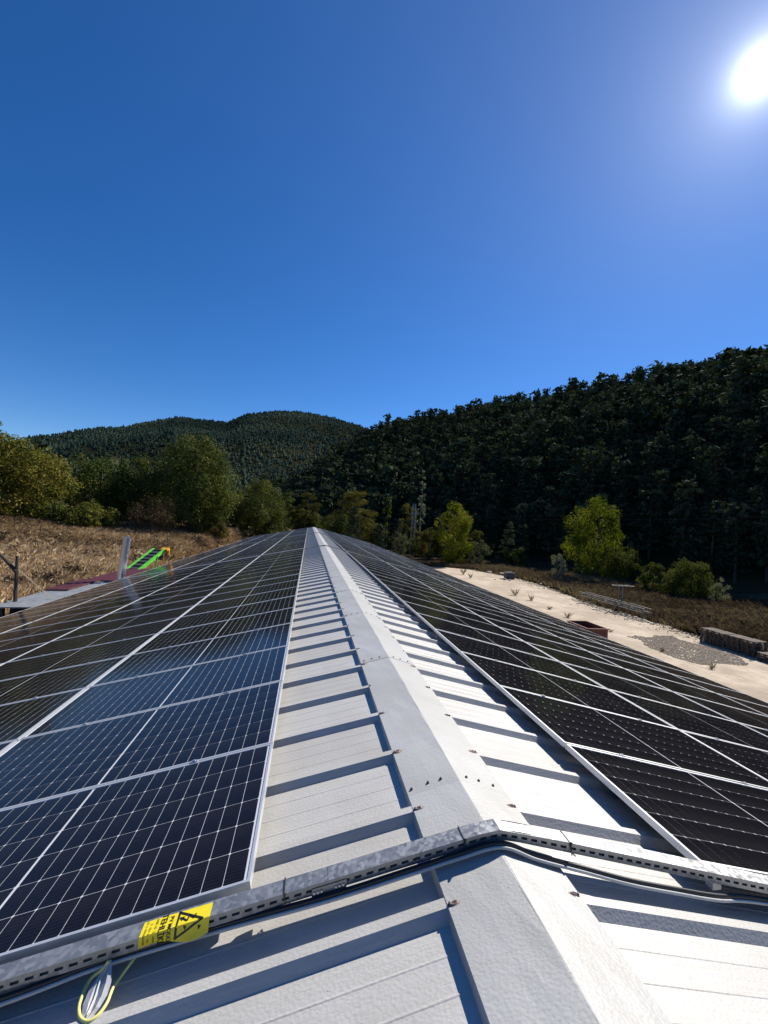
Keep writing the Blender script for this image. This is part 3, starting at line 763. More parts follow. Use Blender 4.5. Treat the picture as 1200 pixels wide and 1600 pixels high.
def letters(txt, a0, size, b0, bold=0.0):
    cu = bpy.data.curves.new('lettering', 'FONT'); cu.body = txt; cu.size = size; cu.offset = bold; cu.resolution_u = 3
    ob = bpy.data.objects.new('lettering', cu); COL.objects.link(ob)
    dg = bpy.context.evaluated_depsgraph_get(); me_ = bpy.data.meshes.new_from_object(ob.evaluated_get(dg))
    verts = [(a0 - v_.co.y, b0 + v_.co.x) for v_ in me_.vertices]; faces = [tuple(p_.vertices) for p_ in me_.polygons]
    bpy.data.objects.remove(ob); bpy.data.curves.remove(cu); bpy.data.meshes.remove(me_)
    put_print('lettering', verts, faces)
letters('PV MODÜL', 0.160, 0.0225, 0.010, 0.0002)
letters('TEHLİKE', 0.193, 0.0330, -0.010, 0.0006)
rr = random.Random(3)
for a0 in (0.212, 0.232, 0.248):      # small print, not readable in the photograph either
    vs, fs = [], []; b = 0.004
    while b < 0.100:
        w = rr.uniform(.004, .008); q = len(vs)
        hgt = rr.uniform(.005, .009)
        if rr.random() < .78:
            vs += [(a0, b), (a0-hgt, b), (a0-hgt, b+.0018), (a0, b+.0018), (a0-.0015, b), (a0-.0015, b+w*.7), (a0, b+w*.7), (a0, b)]
            fs += [(q, q+1, q+2, q+3), (q+4, q+5, q+6, q+7)]
        b += w
    put_print('small_print', vs, fs)

# ------------------------------------------------------------------ left side: lean-to, flue, conveyor, pole
e = empty('lean_to_shed', (-12.5, 25, -4.5)); tag(e, 'low lean-to shed with grey and maroon sheet roof beside the left eave', 'shed')
eo = Vector((12.5, -25, 4.5))
def corr(x0, x1, y0, y1, z0, z1, mat, name, per=0.25):
    """corrugated sheet, ribs running along x; z0 at x0, z1 at x1"""
    mb = MB(); n = int((y1-y0)/per*2); vs = []
    for i in range(n+1):
        y = y0+(y1-y0)*i/n; d = 0.04 if i % 2 else 0.0
        vs += [(x0, y, z0+d), (x1, y, z1+d), (x0, y, z0+d-.05), (x1, y, z1+d-.05)]
    fs = []
    for i in range(n):
        a, b = 4*i, 4*(i+1); fs += [(a, a+1, b+1, b), (a+2, b+2, b+3, a+3), (a, b, b+2, a+2), (a+1, a+3, b+3, b+1)]
    fs += [(0, 2, 3, 1), (4*n, 4*n+1, 4*n+3, 4*n+2)]
    mb.add(vs, fs); return mb.build(name, mat, e, eo)
corr(-13.9, -11.0, 20.3, 27.4, -3.24, -3.16, M_shed, 'grey_roof')
corr(-13.75, -11.2, 27.6, 33.5, -3.16, -3.10, M_maroon, 'maroon_roof')
corr(-13.95, -12.9, 24.2, 27.58, -3.14, -3.12, M_maroon, 'maroon_roof')
mb = MB(); mb.box(-13.8, -11.3, 27.2, 27.35, -6.8, -3.25); mb.box(-13.8, -13.65, 21.4, 27.2, -6.8, -3.3); mb.box(-13.6, -11.4, 33.0, 33.2, -6.8, -3.2); mb.box(-13.6, -13.45, 27.9, 33, -6.8, -3.22); mb.build('wall', M_dark, e, eo)
for x in (-13.6, -12.5): 
    mb = MB(); mb.box(x-.08, x+.08, 20.5, 20.66, -6.9, -3.3); mb.build('post', M_wood_dark, e, eo)

d = Vector((0.075, 0.0, 1)).normalized(); b = Vector((-11.85, 27.6, -3.2))
e = empty('flue_pipe', b); tag(e, 'shiny steel flue pipe rising beyond the left eave', 'flue pipe')
mb = MB(); mb.tube([d*0, d*1.55], 0.225, 16); mb.build('lower_section', M_flue, e, smooth=False)
mb = MB(); mb.tube([d*1.55, d*2.72], 0.215, 16, caps=False); mb.tube([d*2.72, d*2.0], 0.205, 16); mb.build('upper_section', M_flue, e)
for h in (0.5, 1.53):
    mb = MB(); mb.tube([d*h, d*(h+.06)], 0.24, 16); mb.build('clamp_band', M_flue, e)

A_, B_ = Vector((-13.6, 31.6, -3.95)), Vector((-12.5, 36.0, -1.95))
e = empty('belt_conveyor', A_); tag(e, 'inclined green belt conveyor with orange end box behind the flue pipe', 'conveyor')
D_ = B_-A_; X_ = D_.cross(Vector((0, 0, 1))).normalized(); Uv = X_.cross(D_).normalized()
for s in (-1, 1):
    mb = MB(); mb.bar(X_*s*.40, D_+X_*s*.40, .08, .26, up=Uv); mb.bar(X_*s*.45+Uv*.15, D_+X_*s*.45+Uv*.15, .13, .05, up=Uv); mb.build('side_rail', M_green_paint, e)
mb = MB(); mb.bar(Uv*.10, D_*.98+Uv*.10, .70, .04, up=Uv); bel = mb.build('belt', M_rubber, e)
for i in range(10):
    mb = MB(); q = D_*(i+.5)/10+Uv*.14; mb.bar(q-X_*.33, q+X_*.33, .05, .07); mb.build('cleat', M_rubber, bel)
mb = MB(); q = D_*1.03 + X_*.42; mb.bar(q-X_*.28, q+X_*.28, .34, .24, up=Uv); mb.bar(q+X_*.28, q+X_*.28-Vector((0, 0, .42)), .14, .12); mb.build('end_box', M_orange, e)
mb = MB(); mb.bar(D_*.8+X_*.48, D_*.72+X_*.48-Vector((0, 0, 1.7)), .07); mb.bar(D_*.8-X_*.48, D_*.72-X_*.48-Vector((0, 0, 1.7)), .07); mb.bar(D_*.3+X_*.48, D_*.3+X_*.48-Vector((0, 0, 1.0)), .07); mb.build('support_legs', M_green_paint, e)
mb = MB(); mb.bar(D_*.90+X_*.3-Uv*.25, D_*.92+X_*.3-Uv*.5, .3, .3); mb.build('motor', M_black, e)

b = Vector((-13.6, 21.4, -3.22)); e = empty('wooden_pole', b); tag(e, 'dark wooden pole with a slanting arm and stay rope on the lean-to roof', 'pole')
mb = MB(); mb.tube([(0, 0, -.2), (-.05, 0, 1.1), (-.09, 0, 2.05)], [.085, .075, .06], 7); mb.build('post', M_wood_dark, e)
mb = MB(); mb.tube([(-.06, -.04, 1.35), (-.45, -.05, 1.80), (-.80, -.06, 2.15)], [.085, .075, .05], 7); mb.build('arm', M_wood_dark, e)
mb = MB(); mb.tube([(-.06, 0, 1.48), (.55, .3, .75), (1.15, .6, .05)], .018, 5); mb.build('stay_rope', M_rope, e)

# ------------------------------------------------------------------ yard objects on the right
def corners_box(e, name, p, a, b, z0, z1, mat, th=0.05): pass
# open steel container
e = empty('steel_container', (21.45, 30.05, PZ)); tag(e, 'open rusty red steel container on the pale concrete next to the eave', 'container')
e.rotation_euler.z = 0.0
mb = MB(); W_, L_, Hh = 1.7, 2.6, 1.2
mb.box(-W_/2, W_/2, -L_/2, L_/2, 0.08, 0.14); mb.build('floor', M_red, e)
for nm, bx in (('side_panel', (-W_/2, -W_/2+.05, -L_/2, L_/2)), ('side_panel', (W_/2-.05, W_/2, -L_/2, L_/2)), ('end_panel', (-W_/2+.05, W_/2-.05, -L_/2, -L_/2+.05)), ('end_panel', (-W_/2+.05, W_/2-.05, L_/2-.05, L_/2))):
    mb = MB(); mb.box(*bx, 0.14, Hh); mb.build(nm, M_red, e)
mb = MB()
for x in (-W_/2-.03, W_/2+.03):
    for i in range(7): mb.box(x-.03, x+.03, -L_/2+.1+i*.39, -L_/2+.17+i*.39, .1, Hh)
    mb.box(x-.05, x+.05, -L_/2, L_/2, Hh, Hh+.07)
for y in (-L_/2, L_/2): mb.box(-W_/2, W_/2, y-.05, y+.05, Hh+.001, Hh+.072)
for x in (-.5, .5): mb.box(x-.06, x+.06, -L_/2, L_/2, 0, .08)
mb.build('rim_and_ribs', M_red, e)

# steel trestle rack with loose braces
e = empty('steel_rack', (34.35, 43.3, PZ)); tag(e, 'long low grey steel trestle rack along the edge of the concrete', 'steel rack')
LR = 10.6
for s in (-.45, .45):
    mb = MB(); mb.bar((s, -LR/2, 1.15), (s, LR/2, 1.15), .06, .07); mb.build('top_rail', M_steel_grey, e)
    mb = MB(); mb.bar((s, -LR/2, .72), (s, LR/2, .72), .045, .045); mb.build('lower_rail', M_steel_grey, e)
for i in range(6):
    y = -LR/2+.2+i*(LR-.4)/5
    for s in (-.45, .45):
        mb = MB(); mb.bar((s, y, 0), (s, y, 1.10), .06, .06); mb.build('leg', M_steel_grey, e)
    mb = MB(); mb.bar((-.45, y, .9), (.45, y, .9), .05, .05); mb.build('cross_bar', M_steel_grey, e)
for i in range(20):
    y = -LR/2+.3+i*(LR-.6)/19; mb = MB()
    for s in (-.45, .45): mb.bar((s, y, .74), (s, y+.26*(1 if i % 2 else -1), 1.12), .035, .035)
    mb.build('lattice_brace', M_steel_grey, e)
for i, (x, y, a, L_) in enumerate(((32.5, 41.6, .7, 2.0), (32.2, 42.3, -.5, 1.8), (32.9, 40.4, 2.2, 1.7), (33.0, 46.4, .2, 2.4), (33.2, 48.6, 1.2, 1.6), (32.8, 38.5, .3, 2.2), (33.4, 36.9, 1.4, 1.5))):
    mb = MB(); c, s_ = math.cos(a), math.sin(a); z = .18
    mb.bar((-c*L_/2, -s_*L_/2, .05), (c*L_/2, s_*L_/2, z), .07, .07); mb.bar((-c*.3, -s_*.3, .1), (s_*.7, -c*.7, .03), .05, .05)
    o = mb.build('loose_steel_bar', M_steel_grey, None, (x, y, PZ)); tag(o, 'loose welded steel bar on the concrete, %s along the trestle rack from its near end' % ['fourth', 'fifth', 'third', 'sixth', 'farthest', 'second', 'nearest'][i], 'steel bar', 'loose steel bars by the rack')
e = empty('t_frame', (35.15, 42.9, GZ)); tag(e, 'tall T shaped steel frame standing behind the trestle rack', 'steel frame')
for s in (-.3, .3):
    mb = MB(); mb.bar((0, s, 0), (0, s, 2.9), .09, .09); mb.build('post', M_steel_grey, e)
mb = MB(); mb.bar((-.9, -.4, 2.95), (1.4, -.4, 2.95), .07, .07); mb.bar((-.9, .4, 2.95), (1.4, .4, 2.95), .07, .07)
for x in (-.9, 0, .7, 1.4): mb.bar((x, -.4, 2.95), (x, .4, 2.95), .06, .06)
mb.build('top_bracket', M_steel_grey, e)
mb = MB(); mb.bar((2.1, 0, 0), (2.1, 0, 2.4), .05, .05); o = mb.build('side_post', M_steel_grey, e)

# pallets
def make_pallet():
    e = empty('wooden_pallet')
    mb = MB(); mb.box(-.5, .5, -.05, .05, 0, .022)
    for i in range(7):
        x = -.6+.05+i*(1.1/6); mbb = MB(); mbb.box(x-.048, x+.048, -.5, .5, .122, .144); mbb.build('deck_board', M_wood, e)
    for y in (-.45, 0, .45):
        mbb = MB(); mbb.box(-.6, .6, y-.05, y+.05, .100, .1218); mbb.build('stringer', M_wood_dark, e)
        mbb = MB()
        for x in (-.53, 0, .53): mbb.box(x-.07, x+.07, y-.05, y+.05, .0222, .0998)
        mbb.build('blocks', M_wood_dark, e)
        mbb = MB(); mbb.box(-.6, .6, y-.05, y+.05, 0, .022); mbb.build('bottom_board', M_wood_dark, e)
    return e
proto = make_pallet()
def copy_tree(o):
    c = o.copy(); COL.objects.link(c)
    for ch in o.children:
        d_ = ch.copy(); COL.objects.link(d_); d_.parent = c
    return c
PILE = ['leftmost', 'second', 'third', 'fourth', 'rightmost, lower']
LEV = ['bottom', 'second from bottom', 'third from bottom', 'fourth from bottom', 'fifth from bottom', 'sixth from bottom', 'seventh from bottom', 'eighth from bottom', 'topmost']
firstp = True
for pi_ in range(5):
    nl = 8 if pi_ < 4 else 4
    for k in range(nl):
        o = proto if firstp else copy_tree(proto); firstp = False
        px, py = (33.15+pi_*0.05, 30.0-pi_*1.10) if pi_ < 4 else (32.9, 25.2)
        o.location = (px+R.uniform(-.06, .06), py+R.uniform(-.05, .05), PZ+k*.146)
        o.rotation_euler.z = R.uniform(-.05, .05)
        lv = LEV[k] if k < nl-1 else 'topmost'
        tag(o, 'weathered wooden pallet, %s pile of the row by the weeds, %s one' % (PILE[pi_], lv), 'pallet', 'wooden pallets piled at the edge of the concrete')

# gravel patch: spread stones on the concrete
rs_ = np.random.RandomState(11)
poly = [Vector((26.6, 31.5)), Vector((31.2, 32.2)), Vector((31.6, 27)), Vector((30.6, 24.6)), Vector((26.3, 24.3)), Vector((25.9, 28))]
def inside(x, y):
    c = False; j = len(poly)-1
    for i in range(len(poly)):
        if (poly[i].y > y) != (poly[j].y > y) and x < (poly[j].x-poly[i].x)*(y-poly[i].y)/(poly[j].y-poly[i].y)+poly[i].x: c = not c
        j = i
    return c
octv = np.array([(1, 0, 0), (0, 1, 0), (-1, 0, 0), (0, -1, 0), (0, 0, 1), (0, 0, -1)], float); octf = np.array([(0, 1, 4), (1, 2, 4), (2, 3, 4), (3, 0, 4), (1, 0, 5), (2, 1, 5), (3, 2, 5), (0, 3, 5)])
V_, F_, T_ = [], [], []; nst = 0
while nst < 6000:
    x, y = rs_.uniform(25.5, 32), rs_.uniform(24, 32.5)
    if not inside(x+.5*wob(x, y, .8), y+.5*wob(y, x, .7)) or (rs_.uniform() < .5 and wob(x, y, .5) < -.1): continue
    s_ = rs_.uniform(.03, .075); a = rs_.uniform(0, 6.28)
    q = octv*np.array([s_*rs_.uniform(.8, 1.6), s_, s_*.55]); q = q @ np.array([[math.cos(a), math.sin(a), 0], [-math.sin(a), math.cos(a), 0], [0, 0, 1]])
    V_.append(q+np.array([x, y, PZ+s_*.25])); F_.append(octf+6*nst); nst += 1
M_grav = leaf_mat('gravel_mix', [(0.22, 0.18, 0.135), (0.31, 0.255, 0.19), (0.38, 0.315, 0.24), (0.45, 0.38, 0.29)], 0.0)
o = inst('gravel', np_mesh('gravel', np.concatenate(V_), np.concatenate(F_), M_grav, rs_.uniform(0, 1, nst*8)))
tag(o, 'patch of spread grey gravel on the concrete before the pallets', 'gravel', kind='stuff')

# dark crate pile and rubble at the far end of the yard
e = empty('dark_crate', (34.4, 68.6, PZ)); tag(e, 'dark lidded crate at the far edge of the concrete yard', 'crate')
mb = MB(); mb.box(-.75, .75, -.6, .6, .12, .95); mb.build('body', M_blue, e)
mb = MB(); mb.box(-.82, .82, -.67, .67, .95, 1.08); mb.box(-.5, .5, -.4, .4, 1.08, 1.18); mb.build('lid', M_blue, e)
mb = MB()
for x in (-.6, .6): mb.box(x-.08, x+.08, -.6, .6, 0, .12)
mb.build('skids', M_wood_dark, e)
for i, (x, y, s_) in enumerate(((32.6, 66.8, .35), (33.2, 66.2, .28), (32.2, 67.3, .22), (36.6, 72.0, .5), (35.9, 74.4, .6), (34.2, 76.5, .5), (36.9, 62.5, .35), (36.3, 59.5, .3), (30.5, 66.0, .2))):
    rr = random.Random(i); bm = bmesh.new(); bmesh.ops.create_icosphere(bm, subdivisions=1, radius=s_)
    for v_ in bm.verts: v_.co *= rr.uniform(.7, 1.2); v_.co.z *= .55
    me_ = bpy.data.meshes.new('rubble_block'); bm.to_mesh(me_); bm.free(); me_.materials.append(M_blue if i < 3 else M_stone)
    o = inst('rubble_block', me_, None, (x, y, PZ+s_*.25)); tag(o, ('%s dark lump of rubble on the concrete in front of the crate' % ['largest', 'middle', 'smallest'][i]) if i < 3 else 'pale broken stone at the yard edge, %s' % ['just past the dark crate', 'second largest beyond the crate', 'farthest of all', 'nearest to the silvery bush', 'nearest to the trestle rack', 'smallest and alone on open concrete'][i-3], 'rubble', 'dark rubble by the crate' if i < 3 else 'stones along the yard edge')

# ------------------------------------------------------------------ vegetation
def quads(C, Nn, s, asp, rng):
    n = len(C); t_ = rng.normal(size=(n, 3)); t_ -= Nn*(t_*Nn).sum(1, keepdims=True); t_ /= np.linalg.norm(t_, axis=1, keepdims=True)+1e-9
    b_ = np.cross(Nn, t_); s = np.broadcast_to(s, (n,))[:, None]
    V = np.stack([C-t_*s*asp, C-b_*s*0.55+t_*s*.1, C+t_*s*asp, C+b_*s*0.55+t_*s*.1], 1).reshape(-1, 3)
    return V, np.arange(4*n).reshape(n, 4)
def unit(a): return a/(np.linalg.norm(a, axis=1, keepdims=True)+1e-9)
def crown_mesh(name, h0, h1, rx, prof, mat, seed, ncl=90, nl=60, ls=0.2, tb=(0.2, 0.7), gap=0.0, flat=1.0, top_tint=0.0):
    rng = np.random.RandomState(seed); Vs, Ts = [], []; ncl = max(14, int(ncl*.55)); nl = int(nl*2.7)
    u = rng.uniform(0, 1, ncl*3); rad_ = lerp_tab(prof, u)
    keep = rng.uniform(0, 1, ncl*3) < np.clip(rad_/max(q for _, q in prof), .15, 1); u, rad_ = u[keep][:ncl], rad_[keep][:ncl]
    th = rng.uniform(0, 6.283, len(u)); q = np.sqrt(rng.uniform(0.2, 1.0, len(u)))
    lump = 1 + 0.16*np.sin(th*3+seed) + 0.1*np.sin(th*5+u*9)
    cen = np.stack([np.cos(th)*rad_*q*rx*lump, np.sin(th)*rad_*q*rx*lump, h0+(h1-0.24*rx-h0)*u], 1)
    crs = rng.uniform(0.5, 1.2, len(u))*rx*0.33
    for c, cr_ in zip(cen, crs):
        n = int(nl*rng.uniform(.6, 1.3)); d_ = unit(rng.normal(size=(n, 3))); rr_ = cr_*rng.uniform(.25, 1.0, (n, 1))**0.35*(1+.18*np.sin(d_[:, :1]*7+c[0])*np.cos(d_[:, 1:2]*6+c[2]))
        P = c + d_*rr_*np.array([1, 1, flat]); nn = unit(d_*1.25 + rng.normal(size=(n, 3))*0.5 + np.array([0, 0, .25]))
        Vs.append(quads(P, nn, ls*.70*rng.uniform(.6, 1.35, n), 1.0, rng)[0])
        Ts.append(np.clip(rng.uniform(*tb) + rng.normal(0, .12, n) + top_tint*(c[2]-h0)/(h1-h0), 0, 1))
    V = np.concatenate(Vs); return np_mesh(name, V, np.arange(len(V)).reshape(-1, 4), mat, np.concatenate(Ts))
def trunk_mesh(h, r, rx, seed, mat, lean=0.0, limbs=7, h0=0.25):
    rr = random.Random(seed); mb = MB()
    pts = [Vector((lean*q*h + rr.uniform(-.02, .02)*h*q, rr.uniform(-.02, .02)*h*q, h*q-0.3*(q == 0))) for q in (0, .12, .3, .5, .72, .92)]
    mb.tube(pts, [r*1.35, r, r*.82, r*.6, r*.36, r*.1], 7)
    for i in range(limbs):
        q = h0 + (0.85-h0)*i/limbs; a = i*2.4+rr.uniform(-.4, .4); k = min(4, int(q*5)); b0 = pts[k].lerp(pts[k+1], .5)
        L_ = rx*rr.uniform(.5, .8); d_ = Vector((math.cos(a), math.sin(a), rr.uniform(.4, .9)))
        mb.tube([b0, b0+d_*L_*.5, b0+d_*L_+Vector((0, 0, .2*L_))], [r*.38*(1-q*.6), r*.22*(1-q*.5), r*.06], 5, caps=False)
    return mb.mesh('trunk', mat)
ROUND = [(0, .45), (.15, .8), (.4, 1), (.65, .92), (.85, .62), (1, .2)]
OVAL = [(0, .35), (.2, .75), (.45, 1), (.7, .82), (.9, .45), (1, .1)]
DOME = [(0, .8), (.3, 1), (.6, .95), (.85, .65), (1, .25)]
NARROW = [(0, .6), (.3, 1), (.6, .9), (.85, .6), (1, .15)]
def ae(az, D): return CAM.x + D*math.sin(rad(az)), D*math.cos(rad(az))
def tree(name, label, cat, az, D, ztop_el, rx, prof, mat, seed, h0f=0.1, bark=M_bark, zbase=None, group=None, lean=0, nl=60, ncl=90, ls=0.2, tb=(.2, .7), flat=1.0, top_tint=0, r=None, limbs=7):
    x, y = ae(az, D); z = Hs(x, y) if zbase is None else zbase
    h = CAM.z + D*math.tan(rad(ztop_el)) - z
    e = empty(name, (x, y, z)); tag(e, label, cat, group)
    inst('trunk', trunk_mesh(h*.93, r or max(.12, h*.018), rx, seed, bark, lean, limbs, max(.15, h0f)), e)
    inst('crown', crown_mesh('crown', h*h0f, h*0.995, rx*.78, prof, mat, seed, ncl, nl, ls, tb, flat=flat, top_tint=top_tint), e)
    return e
G_L = None
tree('broadleaf_tree', 'large yellow-green tree at the left edge behind the dry field', 'tree', -31.3, 74, 7.2, 7.6, ROUND, L_green, 1, .02, ncl=210, nl=75, ls=.24, tb=(.45, .95))
tree('broadleaf_tree', 'dark green tree standing between the yellow-green tree and the bush', 'tree', -24.2, 80, 6.4, 6.6, DOME, L_dark, 2, .02, ncl=170, nl=70, ls=.23, tb=(.2, .75))
tree('broadleaf_tree', 'dark tree with pale leaf tips just left of the big round tree', 'tree', -20.8, 79, 6.6, 4.9, DOME, L_dark, 3, .02, ncl=150, nl=70, ls=.22, tb=(.3, .85))
tree('broadleaf_tree', 'big round dark tree, tallest on the left of the roof', 'tree', -14.6, 76, 9.8, 8.2, ROUND, L_dark, 4, .0, ncl=330, nl=80, ls=.24, tb=(.25, .85), top_tint=.12)
tree('broadleaf_tree', 'dark green tree right of the big round tree, above the left slope', 'tree', -6.4, 98, 5.0, 6.8, DOME, L_dark, 5, .0, ncl=170, nl=70, ls=.25, tb=(.35, .9))
tree('broadleaf_tree', 'lower dark tree behind the gap left of the ridge end', 'tree', -9.6, 104, 2.6, 4.6, DOME, L_dark, 51, .0, ncl=110, nl=60, ls=.25, tb=(.1, .6))
tree('shrub', 'low light green shrub at the top of the dry field', 'shrub', -25.0, 68, .35, 3.6, DOME, L_green, 6, .0, ncl=80, nl=60, ls=.2, tb=(.3, .8))
tree('bare_shrub', 'brownish sparse small tree in front of the big round tree', 'small tree', -18.9, 66, 1.8, 3.6, DOME, L_brown, 7, .18, ncl=90, nl=55, ls=.11, tb=(.1, .8))
tree('shrub', 'dark low shrub under the yellow-green tree by the field edge', 'shrub', -28.4, 72, .2, 3.4, DOME, L_dark, 61, .0, ncl=70, nl=60, ls=.2, tb=(.2, .8))
tree('shrub', 'small olive shrub at the foot of the big round tree', 'shrub', -11.6, 73, -.6, 2.2, DOME, L_olive, 62, .0, ncl=50, nl=50, ls=.17, tb=(.2, .8))
tree('umbrella_pine', 'olive brown spreading pine rising over the right side of the ridge end', 'tree', 6.0, 110, 4.75, 6.6, DOME, L_olive, 8, .0, ncl=210, nl=65, ls=.24, tb=(.2, .9), flat=.5, r=.35, top_tint=.15)
tree('pine_tree', 'green layered pine directly behind the ridge end', 'tree', -.2, 112, 4.0, 4.6, OVAL, L_olive, 9, .0, ncl=130, nl=60, ls=.22, tb=(.0, .45), flat=.45)
tree('pine_tree', 'dark pine just left of the ridge end', 'tree', -2.9, 115, 3.9, 4.0, OVAL, L_dark, 10, .0, ncl=110, nl=60, ls=.22, tb=(.3, .9), flat=.45)
tree('poplar', 'slim yellow-green poplar right of the spreading pine', 'tree', 10.6, 122, 3.85, 1.7, NARROW, L_bright, 11, .05, ncl=60, nl=55, ls=.22, tb=(.0, .55))
tree('poplar', 'very tall thin pale poplar beside the lattice mast', 'tree', 15.15, 122, 7.8, 1.5, NARROW, L_grey, 12, .12, bark=M_bark_pale, ncl=110, nl=34, ls=.24, tb=(.65, 1.1), r=.2, limbs=4)
tree('broadleaf_tree', 'olive green tree behind the lattice mast', 'tree', 13.2, 124, 3.0, 4.2, DOME, L_olive, 13, .0, ncl=110, nl=60, ls=.24, tb=(.2, .8))
tree('broadleaf_tree', 'grey green willow bush right of the lattice mast', 'tree', 16.6, 106, -.2, 3.7, DOME, L_olive, 14, .0, ncl=100, nl=60, ls=.2, tb=(.1, .7))
tree('shrub', 'grey green shrub left of the mast behind the right slope', 'shrub', 12.3, 104, -.3, 2.6, DOME, L_grey, 15, .0, ncl=70, nl=55, ls=.18, tb=(.0, .4))
tree('broadleaf_tree', 'bright yellow-green tree behind the far end of the yard', 'tree', 19.8, 96, 4.0, 5.2, OVAL, L_bright, 16, .03, ncl=170, nl=70, ls=.22, tb=(.1, .8), r=.2)
tree('shrub', 'grey green shrub right of the bright yellow-green tree', 'shrub', 23.2, 99, -1.0, 3.2, DOME, L_grey, 17, .0, ncl=70, nl=55, ls=.17, tb=(.0, .35))
tree('pine_tree', 'small grey green conifer between the two bright trees', 'tree', 26.9, 106, 1.6, 2.9, [(0, .75), (.15, 1), (.5, .66), (.8, .34), (1, .06)], L_grey, 18, .04, ncl=150, nl=50, ls=.2, tb=(-.1, .3), flat=.3)
tree('broadleaf_tree', 'tall bright green tree standing over the weeds on the right', 'tree', 37.3, 93, 5.3, 6.4, [(0, .5), (.2, .9), (.45, 1), (.75, .75), (.92, .5), (1, .2)], L_bright, 19, .08, ncl=170, nl=65, ls=.22, tb=(-.1, .6), lean=.02, r=.32)
tree('shrub', 'dark green lower tree hugging the tall bright green tree', 'tree', 39.7, 92, -.3, 5.2, DOME, L_green, 20, .0, ncl=110, nl=60, ls=.2, tb=(.0, .6))
tree('shrub', 'pale silvery rounded bush left of the tall bright tree', 'bush', 33.0, 89, -2.2, 1.9, DOME, L_grey, 21, .0, ncl=70, nl=60, ls=.12, tb=(.5, 1))
tree('shrub', 'small dark green bush left of the large round bush', 'bush', 43.2, 82, -1.9, 2.6, DOME, L_green, 22, .0, ncl=70, nl=60, ls=.18, tb=(.1, .7))
tree('shrub', 'large round green bush on the right before the dark hillside', 'bush', 46.7, 79, -1.5, 4.3, DOME, L_green, 23, .0, ncl=140, nl=70, ls=.19, tb=(.1, .7))
tree('shrub', 'thin pale twiggy bush right of the large round bush', 'bush', 48.9, 77, -3.0, 1.6, DOME, L_grey, 24, .0, ncl=40, nl=35, ls=.09, tb=(.5, 1))

for i, (az_, D_2, el_, rx_) in enumerate(((-36.5, 70, 7.4, 6.5), (-41.5, 66, 8.2, 6.8), (-47, 64, 8.0, 6.5), (-53, 60, 8.6, 6.5), (-60, 58, 8.2, 6.5), (-34.5, 84, 8.6, 6.0))):
    tree('broadleaf_tree', 'tree of the row continuing past the left edge of the field', 'tree', az_, D_2, el_, rx_, ROUND, L_dark if i % 2 else L_green, 400+i, .0, ncl=120, nl=40, ls=.34, tb=(.3, .85), group='trees continuing the row on the left')
# pines of the hillside
def pine_mesh(seed, lod=1.0):
    rng = np.random.RandomState(seed); Vs, Ts = [], []
    h = 12.0; wh = 9; umb = rng.uniform(.3, .8)
    for i in range(wh):
        q = i/(wh-1); z = h*((.12 if seed % 2 else .24)+(.86 if seed % 2 else .74)*q)
        R_ = (2.9*(1-q*.75)+.35)*rng.uniform(.75, 1.2)*(1 if q < .8 else 1+umb*.8)
        nb = max(2, int(round((6-2.5*q))))
        a0 = rng.uniform(0, 6.28)
        for b in range(nb):
            if rng.uniform() < .12: continue
            a = a0+b*6.283/nb+rng.uniform(-.35, .35); L_ = R_*rng.uniform(.65, 1.15)
            n = max(3, int(rng.uniform(20, 30)*lod*(.6+.4*L_/2.5)))
            d_ = rng.uniform(.25, 1.0, n)*L_; up = .16*d_+np.abs(rng.normal(0, .42, n))-.15
            P = np.stack([np.cos(a)*d_+rng.normal(0, .34, n), np.sin(a)*d_+rng.normal(0, .34, n), z+up-.25*(1-q)], 1)
            nn = unit(rng.normal(size=(n, 3))*.85+np.array([0, 0, .55])+np.array([math.cos(a), math.sin(a), 0])*.3)
            Vs.append(quads(P, nn, rng.uniform(.24, .50, n)/math.sqrt(lod), 1.15, rng)[0]); Ts.append(np.clip(rng.uniform(.15, .8)+rng.normal(0, .12, n), 0, 1))
    V = np.concatenate(Vs); return V, np.concatenate(Ts)
PV = [pine_mesh(100+i) for i in range(6)]; PVL = [pine_mesh(200+i, .36) for i in range(6)]
ME_pine = [np_mesh('crown', V, np.arange(len(V)).reshape(-1, 4), L_pine, T) for V, T in PV]
mb = MB(); mb.tube([(0, 0, -.6), (0.05, 0, 4), (0, 0.06, 8), (0.03, 0, 11.4)], [.24, .19, .12, .03], 6)
for i in range(8):
    a = i*2.4; z = 3.4+i*.9; mb.tube([(0, 0, z), (math.cos(a)*1.9, math.sin(a)*1.9, z+.25)], [.06, .02], 4, caps=False)
ME_ptrunk = mb.mesh('trunk', M_bark)
rng = np.random.RandomState(21); cand = []
for _ in range(60000):
    az = rng.uniform(-6.5, 66); r0, rR = lerp_tab(R0_R, az), lerp_tab(R_R, az)
    r = math.sqrt(rng.uniform(r0**2, (rR+14)**2)); cand.append((az, r))
cell = {}; spots = []
for az, r in cand:
    x, y = ae(az, r); sp_ = 4.0 if r < 170 else 5.2; kx, ky = int(math.floor(x/5.2)), int(math.floor(y/5.2)); ok = True
    for i in (-1, 0, 1):
        for j in (-1, 0, 1):
            for (xx, yy) in cell.get((kx+i, ky+j), ()):
                if (xx-x)**2+(yy-y)**2 < sp_**2: ok = False
    if ok: cell.setdefault((kx, ky), []).append((x, y)); spots.append((r, az, x, y))
spots.sort()
xs = np.array([s[2] for s in spots]); ys_ = np.array([s[3] for s in spots]); zs = H(xs, ys_)
SV, SF, ST, nv = [], [], [], 0
indiv = [i for i, s in enumerate(spots) if s[1] < 57 and s[1] > -3][:240]
ind = set(indiv)
